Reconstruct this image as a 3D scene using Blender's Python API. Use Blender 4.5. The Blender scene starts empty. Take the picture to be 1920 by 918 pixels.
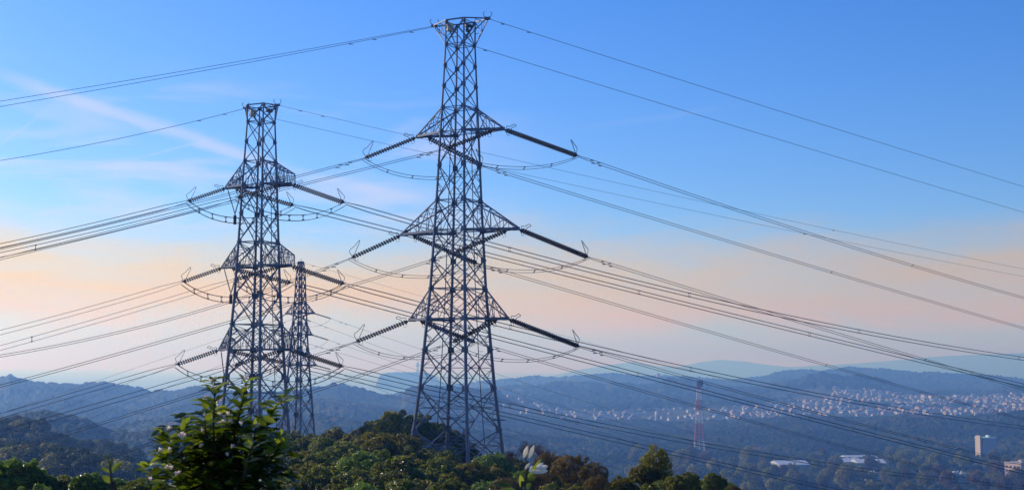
import bpy, math, random
import numpy as np
from mathutils import Vector, Matrix
random.seed(7)
R_ = np.random.default_rng(11)
sc = bpy.context.scene
COL = sc.collection
rad = math.radians

# ------------------------------------------------------------------ camera
F_PX, W_PX, H_PX = 2600.0, 1920.0, 918.0
PITCH = math.atan((689.0 - 459.0) / F_PX)
ROLL = rad(0.3)
EYE = Vector((0, 0, 110.0))
_F = Vector((0, math.cos(PITCH), math.sin(PITCH)))
_U0 = Vector((0, -math.sin(PITCH), math.cos(PITCH)))
_R0 = Vector((1, 0, 0))
_R = _R0 * math.cos(ROLL) + _U0 * math.sin(ROLL)
_U = _U0 * math.cos(ROLL) - _R0 * math.sin(ROLL)
cam_d = bpy.data.cameras.new('camera')
cam = bpy.data.objects.new('camera', cam_d)
COL.objects.link(cam)
cam.matrix_world = Matrix(((_R.x, _U.x, -_F.x, EYE.x), (_R.y, _U.y, -_F.y, EYE.y), (_R.z, _U.z, -_F.z, EYE.z), (0, 0, 0, 1)))
cam_d.sensor_width = 36.0
cam_d.lens = 36.0 * F_PX / W_PX
cam_d.clip_start = 0.1
cam_d.clip_end = 120000
cam_d.dof.use_dof = True
cam_d.dof.focus_distance = 140.0
cam_d.dof.aperture_fstop = 14.0
sc.camera = cam

# ------------------------------------------------------------------ world, sun, exposure
SUN_EL, SUN_AZ = rad(25), rad(-57)          # azimuth measured from +Y (view direction) towards +X
sdir = Vector((math.sin(SUN_AZ) * math.cos(SUN_EL), math.cos(SUN_AZ) * math.cos(SUN_EL), math.sin(SUN_EL)))
sc.view_settings.view_transform = 'Standard'
sc.view_settings.look = 'None'
sc.view_settings.exposure = 0.12
sc.view_settings.gamma = 1.0
sc.view_settings.use_curve_mapping = False
sc.cycles.use_denoising = True
sc.cycles.max_bounces = 5
sc.cycles.diffuse_bounces = 1
sc.cycles.transmission_bounces = 3
sc.cycles.volume_bounces = 0
sc.cycles.transparent_max_bounces = 8
sc.cycles.sample_clamp_indirect = 4.0
sc.render.film_transparent = False

w = bpy.data.worlds.new('World')
sc.world = w
w.use_nodes = True
nt = w.node_tree
nt.nodes.clear()
def N(tree, kind, **kw):
    n = tree.nodes.new(kind)
    for k, v in kw.items():
        setattr(n, k, v)
    return n
def math_node(tree, op, a, b=None, c=None, clamp=False):
    n = tree.nodes.new('ShaderNodeMath')
    n.operation = op
    n.use_clamp = clamp
    for i, v in enumerate((a, b, c)):
        if v is None:
            continue
        if hasattr(v, 'is_linked'):
            tree.links.new(v, n.inputs[i])
        else:
            n.inputs[i].default_value = v
    return n.outputs[0]
def mixcol(tree, fac, a, b, mode='MIX'):
    n = tree.nodes.new('ShaderNodeMix')
    n.data_type = 'RGBA'
    n.blend_type = mode
    for sock, v in ((n.inputs['Factor'], fac), (n.inputs[6], a), (n.inputs[7], b)):
        if hasattr(v, 'is_linked'):
            tree.links.new(v, sock)
        elif isinstance(v, (int, float)):
            sock.default_value = v
        else:
            sock.default_value = (*v, 1) if len(v) == 3 else v
    return n.outputs[2]
def ramp(tree, fac, stops):
    n = tree.nodes.new('ShaderNodeValToRGB')
    e = n.color_ramp.elements
    while len(e) < len(stops):
        e.new(0.5)
    for i, (p, c) in enumerate(stops):
        e[i].position = p
        e[i].color = (*c, 1) if not isinstance(c, (int, float)) else (c, c, c, 1)
    tree.links.new(fac, n.inputs[0])
    return n.outputs[0]

sky = N(nt, 'ShaderNodeTexSky', sky_type='NISHITA', sun_disc=False, sun_elevation=SUN_EL,
        sun_rotation=SUN_AZ, altitude=100, air_density=1.0, dust_density=0.6, ozone_density=2.5)
hs = N(nt, 'ShaderNodeHueSaturation')
hs.inputs['Saturation'].default_value = 1.35
hs.inputs['Value'].default_value = 1.0
nt.links.new(sky.outputs[0], hs.inputs['Color'])
air = mixcol(nt, 1.0, hs.outputs[0], (0.52, 0.67, 1.08), 'MULTIPLY')
tc = N(nt, 'ShaderNodeTexCoord')
sep = N(nt, 'ShaderNodeSeparateXYZ')
nt.links.new(tc.outputs['Generated'], sep.inputs[0])
hl = math_node(nt, 'SQRT', math_node(nt, 'ADD', math_node(nt, 'MULTIPLY', sep.outputs[0], sep.outputs[0]),
                                     math_node(nt, 'MULTIPLY', sep.outputs[1], sep.outputs[1])))
az = math_node(nt, 'ARCTAN2', sep.outputs[0], sep.outputs[1])      # azimuth of the sky point
el = math_node(nt, 'ARCTAN2', sep.outputs[2], hl)                  # its elevation
def cloud_noise(sx, sy, detail, rough, off, dist=0.0):
    cb = N(nt, 'ShaderNodeCombineXYZ')
    nt.links.new(math_node(nt, 'MULTIPLY_ADD', az, sx, off), cb.inputs[0])
    nt.links.new(math_node(nt, 'MULTIPLY', el, sy), cb.inputs[1])
    no = N(nt, 'ShaderNodeTexNoise')
    no.inputs['Scale'].default_value = 1.0
    no.inputs['Detail'].default_value = detail
    no.inputs['Roughness'].default_value = rough
    no.inputs['Distortion'].default_value = dist
    nt.links.new(cb.outputs[0], no.inputs[0])
    return no.outputs[0]
def band(lo0, lo1, hi0, hi1, v):
    a = N(nt, 'ShaderNodeMapRange', interpolation_type='SMOOTHSTEP')
    a.inputs[1].default_value, a.inputs[2].default_value = lo0, lo1
    b = N(nt, 'ShaderNodeMapRange', interpolation_type='SMOOTHSTEP')
    b.inputs[1].default_value, b.inputs[2].default_value = hi0, hi1
    b.inputs[3].default_value, b.inputs[4].default_value = 1, 0
    nt.links.new(v, a.inputs[0]); nt.links.new(v, b.inputs[0])
    return math_node(nt, 'MULTIPLY', a.outputs[0], b.outputs[0])
CLOUD_WARM = (6.9, 5.35, 4.5)
CLOUD_PALE = (5.2, 4.8, 5.6)
n1 = cloud_noise(5.0, 16.0, 3, 0.5, 3.0, 0.4)
el_w = math_node(nt, 'MULTIPLY_ADD', math_node(nt, 'SUBTRACT', n1, 0.5), 0.055, el)
n1c = cloud_noise(22.0, 90.0, 5, 0.6, 40.0, 0.6)
el_w = math_node(nt, 'MULTIPLY_ADD', math_node(nt, 'SUBTRACT', n1c, 0.5), 0.035, el_w)
b1 = band(0.012, 0.045, 0.050, 0.118, el_w)                       # the cream bank of thin cloud above the sea haze
az_fade = band(-0.8, -0.25, 0.30, 1.0, az)
n1b = cloud_noise(9.0, 45.0, 4, 0.55, 8.0, 0.3)
m1 = math_node(nt, 'MULTIPLY', b1, math_node(nt, 'MULTIPLY_ADD', n1b, 0.9, 0.42, clamp=True))
side = N(nt, 'ShaderNodeMapRange')
side.inputs[1].default_value, side.inputs[2].default_value = -0.30, 0.25
nt.links.new(az, side.inputs[0])
c1 = mixcol(nt, m1, air, mixcol(nt, side.outputs[0], (6.2, 4.4, 1.1), (3.7, 2.9, 1.6)))      # sunward side brighter
n2 = cloud_noise(6.0, 34.0, 4, 0.55, 21.0, 0.5)                   # faint streaks higher up, mostly left
m2 = math_node(nt, 'MULTIPLY', ramp(nt, n2, [(0.50, 0.0), (0.72, 0.55)]), band(0.075, 0.11, 0.16, 0.22, el))
m2 = math_node(nt, 'MULTIPLY', m2, band(-0.9, -0.5, -0.12, 0.06, az))
c2 = mixcol(nt, m2, c1, CLOUD_PALE)
# one long diagonal wisp falling from upper left to the pylons
def wisp(az0, el0, az1, el1, wid, amt, seed):
    L = math.hypot(az1 - az0, el1 - el0)
    tx, ty = (az1 - az0) / L, (el1 - el0) / L
    da = math_node(nt, 'SUBTRACT', az, az0); de = math_node(nt, 'SUBTRACT', el, el0)
    al = math_node(nt, 'ADD', math_node(nt, 'MULTIPLY', da, tx), math_node(nt, 'MULTIPLY', de, ty))
    ac = math_node(nt, 'SUBTRACT', math_node(nt, 'MULTIPLY', da, -ty), math_node(nt, 'MULTIPLY', de, -tx))
    nn = cloud_noise(14, 40, 4, 0.6, seed, 0.5)
    ac = math_node(nt, 'MULTIPLY_ADD', math_node(nt, 'SUBTRACT', nn, 0.5), wid * 1.6, ac)
    m = math_node(nt, 'MULTIPLY', band(-wid, 0, 0, wid, ac), band(-0.04, 0.03, L - 0.03, L + 0.03, al))
    return math_node(nt, 'MULTIPLY', m, math_node(nt, 'MULTIPLY_ADD', nn, amt * 1.2, amt * 0.3))
ww = c2
for args in ((-0.345, 0.192, -0.18, 0.146, 0.007, 0.40, 2.0), (-0.19, 0.145, -0.06, 0.118, 0.006, 0.20, 5.5),
             (-0.26, 0.146, -0.225, 0.157, 0.0018, 0.18, 9.0), (-0.365, 0.142, -0.335, 0.168, 0.002, 0.16, 12.0),
             (-0.40, 0.150, -0.29, 0.163, 0.006, 0.20, 15.0), (0.05, 0.172, 0.15, 0.185, 0.004, 0.05, 18.0)):
    ww = mixcol(nt, wisp(*args), ww, CLOUD_PALE)
bg = N(nt, 'ShaderNodeBackground')
bg.inputs['Strength'].default_value = 0.148
nt.links.new(ww, bg.inputs['Color'])
wo = N(nt, 'ShaderNodeOutputWorld')
nt.links.new(bg.outputs[0], wo.inputs['Surface'])

sun_d = bpy.data.lights.new('sun', 'SUN')
sun_d.energy = 4.3
sun_d.angle = rad(0.5)
sun_d.color = (1.0, 0.86, 0.72)
sun = bpy.data.objects.new('sun', sun_d)
COL.objects.link(sun)
sun.location = (0, 0, 400)
sun.rotation_euler = sdir.to_track_quat('Z', 'Y').to_euler()

# ------------------------------------------------------------------ helpers
def ray(px, py):
    return _F + _R * ((px - 960.0) / F_PX) + _U * ((459.0 - py) / F_PX)
def at(px, py, Y):
    d = ray(px, py)
    return EYE + d * (Y / d.y)

def tag(o, label=None, cat=None, group=None, kind=None):
    if label: o['label'] = label
    if cat: o['category'] = cat
    if group: o['group'] = group
    if kind: o['kind'] = kind
    return o
def thing(name, label, cat, loc=(0, 0, 0), group=None):
    o = bpy.data.objects.new(name, None)
    o.empty_display_size = 0.5
    COL.objects.link(o)
    o.location = loc
    return tag(o, label, cat, group)

class MB:
    """collects verts/faces; built as ONE mesh object"""
    def __init__(s):
        s.v, s.f, s.mi, s.n, s.cur = [], [], [], 0, 0
    def add(s, verts, faces):
        s.v.extend([tuple(p) for p in verts])
        s.f.extend([tuple(i + s.n for i in f) for f in faces])
        s.mi.extend([s.cur] * len(faces))
        s.n += len(verts)
    def tube(s, p0, p1, r0, r1=None, n=6, cap=True):
        p0, p1 = Vector(p0), Vector(p1)
        r1 = r0 if r1 is None else r1
        d = p1 - p0
        if d.length < 1e-6: return
        d.normalize()
        a = Vector((0, 0, 1)) if abs(d.z) < 0.9 else Vector((1, 0, 0))
        x = d.cross(a).normalized(); y = d.cross(x)
        vs = []
        for p, r in ((p0, r0), (p1, r1)):
            for k in range(n):
                t = 2 * math.pi * (k + 0.5) / n
                vs.append(p + x * (r * math.cos(t)) + y * (r * math.sin(t)))
        fs = [(k, k + n, (k + 1) % n + n, (k + 1) % n) for k in range(n)]
        if cap:
            fs += [tuple(range(n)), tuple(range(2 * n - 1, n - 1, -1))]
        s.add(vs, fs)
    def poly(s, pts, r, n=4, closed=False, radii=None):
        pts = [Vector(p) for p in pts]
        m = len(pts)
        vs = []
        for i, p in enumerate(pts):
            q0 = pts[i - 1] if (i > 0 or closed) else pts[0]
            q1 = pts[(i + 1) % m] if (i < m - 1 or closed) else pts[-1]
            d = (q1 - q0).normalized()
            a = Vector((0, 0, 1)) if abs(d.z) < 0.92 else Vector((0, 1, 0))
            x = d.cross(a).normalized(); y = d.cross(x)
            rr = radii[i] if radii else r
            for k in range(n):
                t = 2 * math.pi * (k + 0.5) / n
                vs.append(p + x * (rr * math.cos(t)) + y * (rr * math.sin(t)))
        fs = []
        for i in range(m if closed else m - 1):
            j = (i + 1) % m
            for k in range(n):
                fs.append((i * n + k, j * n + k, j * n + (k + 1) % n, i * n + (k + 1) % n))
        if not closed:
            fs += [tuple(range(n)), tuple(range(m * n - 1, (m - 1) * n - 1, -1))]
        s.add(vs, fs)
    def box(s, c, sx, sy, sz, rz=0.0, X=None, Yv=None, Z=None):
        c = Vector(c)
        X = Vector(X) if X is not None else Vector((math.cos(rz), math.sin(rz), 0))
        Yv = Vector(Yv) if Yv is not None else Vector((-math.sin(rz), math.cos(rz), 0))
        Z = Vector(Z) if Z is not None else Vector((0, 0, 1))
        vs = [c + X * (sx / 2 * i) + Yv * (sy / 2 * j) + Z * (sz / 2 * k) for i in (-1, 1) for j in (-1, 1) for k in (-1, 1)]
        s.add(vs, [(0, 1, 3, 2), (4, 6, 7, 5), (0, 4, 5, 1), (2, 3, 7, 6), (0, 2, 6, 4), (1, 5, 7, 3)])
    def lathe(s, p0, p1, prof, n=8):
        p0, p1 = Vector(p0), Vector(p1)
        d = (p1 - p0).normalized()
        a = Vector((0, 0, 1)) if abs(d.z) < 0.9 else Vector((1, 0, 0))
        x = d.cross(a).normalized(); y = d.cross(x)
        vs = []
        for t, r in prof:
            for k in range(n):
                th = 2 * math.pi * k / n
                vs.append(p0 + d * t + x * (r * math.cos(th)) + y * (r * math.sin(th)))
        fs = []
        for i in range(len(prof) - 1):
            for k in range(n):
                fs.append((i * n + k, (i + 1) * n + k, (i + 1) * n + (k + 1) % n, i * n + (k + 1) % n))
        fs += [tuple(range(n)), tuple(range(len(prof) * n - 1, (len(prof) - 1) * n - 1, -1))]
        s.add(vs, fs)
    def build(s, name, mat, parent=None, smooth=False, loc=None):
        """verts are in world coordinates; the object origin is the parent's (or loc)"""
        o0 = Vector(loc) if loc is not None else (Vector(parent['_w']) if parent is not None and '_w' in parent else
                                                  (parent.location.copy() if parent is not None else Vector((0, 0, 0))))
        me = bpy.data.meshes.new(name)
        me.from_pydata([tuple(Vector(v) - o0) for v in s.v], [], s.f)
        mats = mat if isinstance(mat, (list, tuple)) else [mat]
        for m in mats: me.materials.append(m)
        if len(mats) > 1: me.polygons.foreach_set('material_index', s.mi)
        if smooth: me.polygons.foreach_set('use_smooth', [True] * len(me.polygons))
        me.update()
        o = bpy.data.objects.new(name, me)
        COL.objects.link(o)
        if parent is not None:
            o.parent = parent
            if parent.type == 'MESH':
                o.location = (0, 0, 0)
        if parent is None or loc is not None and parent is None:
            o.location = o0
        return o

def np_mesh(name, verts, quads, mats, smooth=True, tris=None, mat_idx=None):
    me = bpy.data.meshes.new(name)
    verts = np.asarray(verts, np.float32); quads = np.asarray(quads, np.int32)
    k = quads.shape[1]
    me.vertices.add(len(verts)); me.vertices.foreach_set('co', verts.ravel())
    me.loops.add(quads.size); me.loops.foreach_set('vertex_index', quads.ravel())
    me.polygons.add(len(quads))
    me.polygons.foreach_set('loop_start', np.arange(0, quads.size, k, dtype=np.int32))
    me.polygons.foreach_set('loop_total', np.full(len(quads), k, np.int32))
    me.polygons.foreach_set('use_smooth', np.full(len(quads), smooth))
    for m in mats: me.materials.append(m)
    if mat_idx is not None: me.polygons.foreach_set('material_index', mat_idx)
    me.update(calc_edges=True)
    return me

# ------------------------------------------------------------------ materials
def new_mat(name):
    m = bpy.data.materials.new(name); m.use_nodes = True
    t = m.node_tree; t.nodes.clear()
    out = t.nodes.new('ShaderNodeOutputMaterial')
    return m, t, out
def pbr(name, col, rough=0.6, metal=0.0, var=0.15, scale=1.0, bump=0.0, spec=0.5):
    m, t, out = new_mat(name)
    p = t.nodes.new('ShaderNodeBsdfPrincipled')
    p.inputs['Roughness'].default_value = rough
    p.inputs['Metallic'].default_value = metal
    p.inputs['Specular IOR Level'].default_value = spec
    g = t.nodes.new('ShaderNodeTexCoord')
    n = t.nodes.new('ShaderNodeTexNoise'); n.inputs['Scale'].default_value = scale; n.inputs['Detail'].default_value = 4
    t.links.new(g.outputs['Object'], n.inputs[0])
    c = mixcol(t, n.outputs[0], tuple(x * (1 - var) for x in col), tuple(min(1, x * (1 + var)) for x in col))
    t.links.new(c, p.inputs['Base Color'])
    if bump:
        b = t.nodes.new('ShaderNodeBump'); b.inputs['Strength'].default_value = bump
        t.links.new(n.outputs[0], b.inputs['Height']); t.links.new(b.outputs[0], p.inputs['Normal'])
    t.links.new(p.outputs[0], out.inputs['Surface'])
    return m
def leaf_mat(name, cols, rough=0.35, trans=0.35, trans_col=(0.22, 0.30, 0.03), spec=0.5, pos_scale=0.5):
    """cols: three leaf colours picked per leaf and per clump"""
    m, t, out = new_mat(name)
    p = t.nodes.new('ShaderNodeBsdfPrincipled')
    p.inputs['Roughness'].default_value = rough
    p.inputs['Specular IOR Level'].default_value = spec
    g = t.nodes.new('ShaderNodeNewGeometry')
    oi = t.nodes.new('ShaderNodeObjectInfo')
    n = t.nodes.new('ShaderNodeTexNoise'); n.inputs['Scale'].default_value = pos_scale; n.inputs['Detail'].default_value = 3
    t.links.new(g.outputs['Position'], n.inputs[0])
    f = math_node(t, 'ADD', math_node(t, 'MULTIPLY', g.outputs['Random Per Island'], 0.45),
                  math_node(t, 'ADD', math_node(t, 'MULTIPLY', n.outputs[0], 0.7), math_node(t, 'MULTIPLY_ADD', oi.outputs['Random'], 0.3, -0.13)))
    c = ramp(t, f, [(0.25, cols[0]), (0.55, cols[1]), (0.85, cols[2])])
    t.links.new(c, p.inputs['Base Color'])
    tr = t.nodes.new('ShaderNodeBsdfTranslucent')
    t.links.new(mixcol(t, 0.5, c, trans_col), tr.inputs['Color'])
    mx = t.nodes.new('ShaderNodeMixShader'); mx.inputs[0].default_value = trans
    t.links.new(p.outputs[0], mx.inputs[1]); t.links.new(tr.outputs[0], mx.inputs[2])
    t.links.new(mx.outputs[0], out.inputs['Surface'])
    return m

M = {}
M['steel'] = pbr('galvanised_steel', (0.095, 0.115, 0.165), 0.42, 0.4, 0.35, 0.9)
M['steel_dark'] = pbr('weathered_steel', (0.035, 0.04, 0.05), 0.6, 0.2, 0.25, 0.9)
M['wire'] = pbr('aluminium_wire', (0.02, 0.02, 0.024), 0.8, 0.1, 0.1, 0.5)
M['porcelain'] = pbr('brown_porcelain', (0.018, 0.009, 0.008), 0.3, 0.0, 0.3, 2.0)
M['porcelain_grey'] = pbr('grey_porcelain', (0.018, 0.016, 0.015), 0.4, 0.0, 0.3, 2.0)
M['nest'] = pbr('cream_box_paint', (0.75, 0.66, 0.45), 0.6)
M['red'] = pbr('signal_red_paint', (0.38, 0.075, 0.055), 0.55)
M['white'] = pbr('white_tower_paint', (0.6, 0.6, 0.6), 0.55)
M['bark'] = pbr('bark', (0.10, 0.075, 0.055), 0.9, 0, 0.3, 3.0, 0.4)
M['twig'] = pbr('brown_twig', (0.13, 0.075, 0.055), 0.8, 0, 0.3, 3.0)
M['concrete'] = pbr('concrete', (0.42, 0.41, 0.39), 0.85, 0, 0.15, 0.4)
M['wall_white'] = pbr('white_render', (0.46, 0.44, 0.41), 0.8, 0, 0.08, 0.2)
M['wall_cream'] = pbr('cream_render', (0.46, 0.38, 0.30), 0.8, 0, 0.08, 0.2)
M['wall_pink'] = pbr('pinkish_tile', (0.58, 0.42, 0.36), 0.8, 0, 0.08, 0.2)
M['wall_grey'] = pbr('grey_render', (0.30, 0.31, 0.33), 0.8, 0, 0.08, 0.2)
M['roof_grey'] = pbr('grey_roof', (0.20, 0.21, 0.24), 0.6, 0, 0.2, 0.3)
M['roof_brown'] = pbr('brown_roof', (0.24, 0.13, 0.10), 0.6, 0, 0.2, 0.3)
M['roof_blue'] = pbr('blue_grey_roof', (0.16, 0.22, 0.32), 0.5, 0, 0.2, 0.3)
M['roof_white'] = pbr('pale_metal_roof', (0.45, 0.49, 0.55), 0.45, 0.1, 0.1, 0.3)
M['window'] = pbr('window_glass', (0.05, 0.06, 0.08), 0.12)
M['rim'] = pbr('teal_parapet', (0.42, 0.62, 0.60), 0.6)
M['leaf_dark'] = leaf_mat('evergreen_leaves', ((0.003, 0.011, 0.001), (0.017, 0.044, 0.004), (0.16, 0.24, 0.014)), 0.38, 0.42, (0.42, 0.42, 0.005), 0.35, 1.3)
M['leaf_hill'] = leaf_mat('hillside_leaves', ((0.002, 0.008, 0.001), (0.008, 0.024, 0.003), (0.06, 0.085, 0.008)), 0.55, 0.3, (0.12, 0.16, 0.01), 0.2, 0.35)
M['leaf_olive'] = leaf_mat('olive_leaves', ((0.004, 0.012, 0.001), (0.028, 0.052, 0.004), (0.25, 0.27, 0.014)), 0.40, 0.44, (0.48, 0.42, 0.005), 0.3, 1.3)
M['leaf_bright'] = leaf_mat('fresh_leaves', ((0.006, 0.022, 0.002), (0.034, 0.085, 0.006), (0.24, 0.36, 0.02)), 0.30, 0.45, (0.32, 0.48, 0.01), 0.5, 1.3)
M['leaf_rust'] = leaf_mat('autumn_leaves', ((0.012, 0.016, 0.003), (0.050, 0.042, 0.006), (0.22, 0.135, 0.012)), 0.55, 0.35, (0.30, 0.20, 0.02), 0.25)
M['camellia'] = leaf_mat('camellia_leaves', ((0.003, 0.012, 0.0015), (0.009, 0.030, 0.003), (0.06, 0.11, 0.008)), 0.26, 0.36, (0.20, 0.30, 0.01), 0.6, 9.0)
M['camellia_lit'] = leaf_mat('lit_tint_camellia_leaves', ((0.06, 0.11, 0.012), (0.13, 0.20, 0.02), (0.22, 0.26, 0.03)), 0.26, 0.5, (0.34, 0.42, 0.02), 0.6, 9.0)  # the same camellia leaf with sunlight put into a paler colour
M['stem'] = pbr('shrub_stem', (0.05, 0.038, 0.022), 0.7, 0, 0.3, 20)
M['petal_glint_pink'] = leaf_mat('pale_pink_petal_and_glint', ((0.78, 0.60, 0.58), (0.84, 0.70, 0.66), (0.86, 0.78, 0.74)), 0.5, 0.5, (0.95, 0.75, 0.7), 0.4, 30)  # petal colour; on the shrub it paints the glints of glossy leaves
M['petal_white'] = leaf_mat('cream_petal', ((0.80, 0.76, 0.62), (0.85, 0.82, 0.70), (0.88, 0.86, 0.78)), 0.45, 0.55, (0.98, 0.92, 0.75), 0.4, 30)

# the woodland that covers the hills: colour per crown (attribute) and per patch
m, t, out = new_mat('hill_woodland')
p = t.nodes.new('ShaderNodeBsdfPrincipled'); p.inputs['Roughness'].default_value = 0.8
p.inputs['Specular IOR Level'].default_value = 0.05
at_ = t.nodes.new('ShaderNodeAttribute'); at_.attribute_name = 'crown'
bt_ = t.nodes.new('ShaderNodeAttribute'); bt_.attribute_name = 'built'
g = t.nodes.new('ShaderNodeNewGeometry')
n = t.nodes.new('ShaderNodeTexNoise'); n.inputs['Scale'].default_value = 0.009; n.inputs['Detail'].default_value = 6; n.inputs['Roughness'].default_value = 0.6
t.links.new(g.outputs['Position'], n.inputs[0])
n2_ = t.nodes.new('ShaderNodeTexNoise'); n2_.inputs['Scale'].default_value = 0.35; n2_.inputs['Detail'].default_value = 3
t.links.new(g.outputs['Position'], n2_.inputs[0])
f = math_node(t, 'ADD', math_node(t, 'MULTIPLY', at_.outputs['Fac'], 0.45), math_node(t, 'MULTIPLY_ADD', n.outputs[0], 1.9, -0.72))
c = ramp(t, f, [(0.10, (0.005, 0.016, 0.004)), (0.42, (0.014, 0.032, 0.008)), (0.66, (0.055, 0.072, 0.016)), (0.86, (0.14, 0.10, 0.030)), (0.98, (0.19, 0.085, 0.035))])
c = mixcol(t, math_node(t, 'MULTIPLY', n2_.outputs[0], 0.7), c, (0.006, 0.014, 0.004))
c = mixcol(t, bt_.outputs['Fac'], c, (0.075, 0.085, 0.055))
t.links.new(c, p.inputs['Base Color'])
b = t.nodes.new('ShaderNodeBump'); b.inputs['Strength'].default_value = 1.0; b.inputs['Distance'].default_value = 2.5
t.links.new(n2_.outputs[0], b.inputs['Height']); t.links.new(b.outputs[0], p.inputs['Normal'])
t.links.new(p.outputs[0], out.inputs['Surface'])
M['wood'] = m
M['soil'] = pbr('leaf_litter', (0.035, 0.045, 0.018), 0.95, 0, 0.4, 0.8, 0.3)
m, t, out = new_mat('sea_water')
p = t.nodes.new('ShaderNodeBsdfPrincipled'); p.inputs['Roughness'].default_value = 0.22
p.inputs['Base Color'].default_value = (0.03, 0.10, 0.20, 1); p.inputs['Specular IOR Level'].default_value = 0.25
g = t.nodes.new('ShaderNodeNewGeometry')
n = t.nodes.new('ShaderNodeTexNoise'); n.inputs['Scale'].default_value = 0.03; n.inputs['Detail'].default_value = 6
t.links.new(g.outputs['Position'], n.inputs[0])
b = t.nodes.new('ShaderNodeBump'); b.inputs['Strength'].default_value = 0.35; b.inputs['Distance'].default_value = 8
t.links.new(n.outputs[0], b.inputs['Height']); t.links.new(b.outputs[0], p.inputs['Normal'])
t.links.new(p.outputs[0], out.inputs['Surface'])
M['sea'] = m

# ------------------------------------------------------------------ terrain
def vnoise(x, y, seed):
    """value noise, numpy"""
    xi = np.floor(x).astype(np.int64); yi = np.floor(y).astype(np.int64)
    fx = x - xi; fy = y - yi
    fx = fx * fx * (3 - 2 * fx); fy = fy * fy * (3 - 2 * fy)
    def h(a, b):
        v = (a * 374761393 + b * 668265263 + seed * 1442695041) & 0x7fffffff
        v = ((v ^ (v >> 13)) * 1274126177) & 0x7fffffff
        return ((v ^ (v >> 16)) & 0xffffff) / float(0xffffff)
    return (h(xi, yi) * (1 - fx) + h(xi + 1, yi) * fx) * (1 - fy) + (h(xi, yi + 1) * (1 - fx) + h(xi + 1, yi + 1) * fx) * fy
def fbm(x, y, seed, oct=4):
    s = 0; a = 0.5
    for k in range(oct):
        s = s + a * (vnoise(x * 2 ** k, y * 2 ** k, seed + k) - 0.5); a *= 0.5
    return s
def worley(X, Y, c, seed):
    xi = np.floor(X / c).astype(np.int64); yi = np.floor(Y / c).astype(np.int64)
    best = np.full(X.shape, 1e9); ident = np.zeros(X.shape); hh = np.zeros(X.shape)
    for dx in (-1, 0, 1):
        for dy in (-1, 0, 1):
            a = xi + dx; b = yi + dy
            def h(k):
                v = (a * 73856093 + b * 19349663 + (seed + k) * 83492791) & 0x7fffffff
                v = ((v ^ (v >> 13)) * 1274126177) & 0x7fffffff
                return ((v ^ (v >> 15)) & 0xffff) / 65535.0
            px = (a + h(1)) * c; py = (b + h(2)) * c
            d = np.hypot(X - px, Y - py) / (c * (0.62 + 0.35 * h(4)))
            m_ = d < best
            best = np.where(m_, d, best); ident = np.where(m_, h(3), ident); hh = np.where(m_, h(5), hh)
    return best, ident, hh

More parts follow.
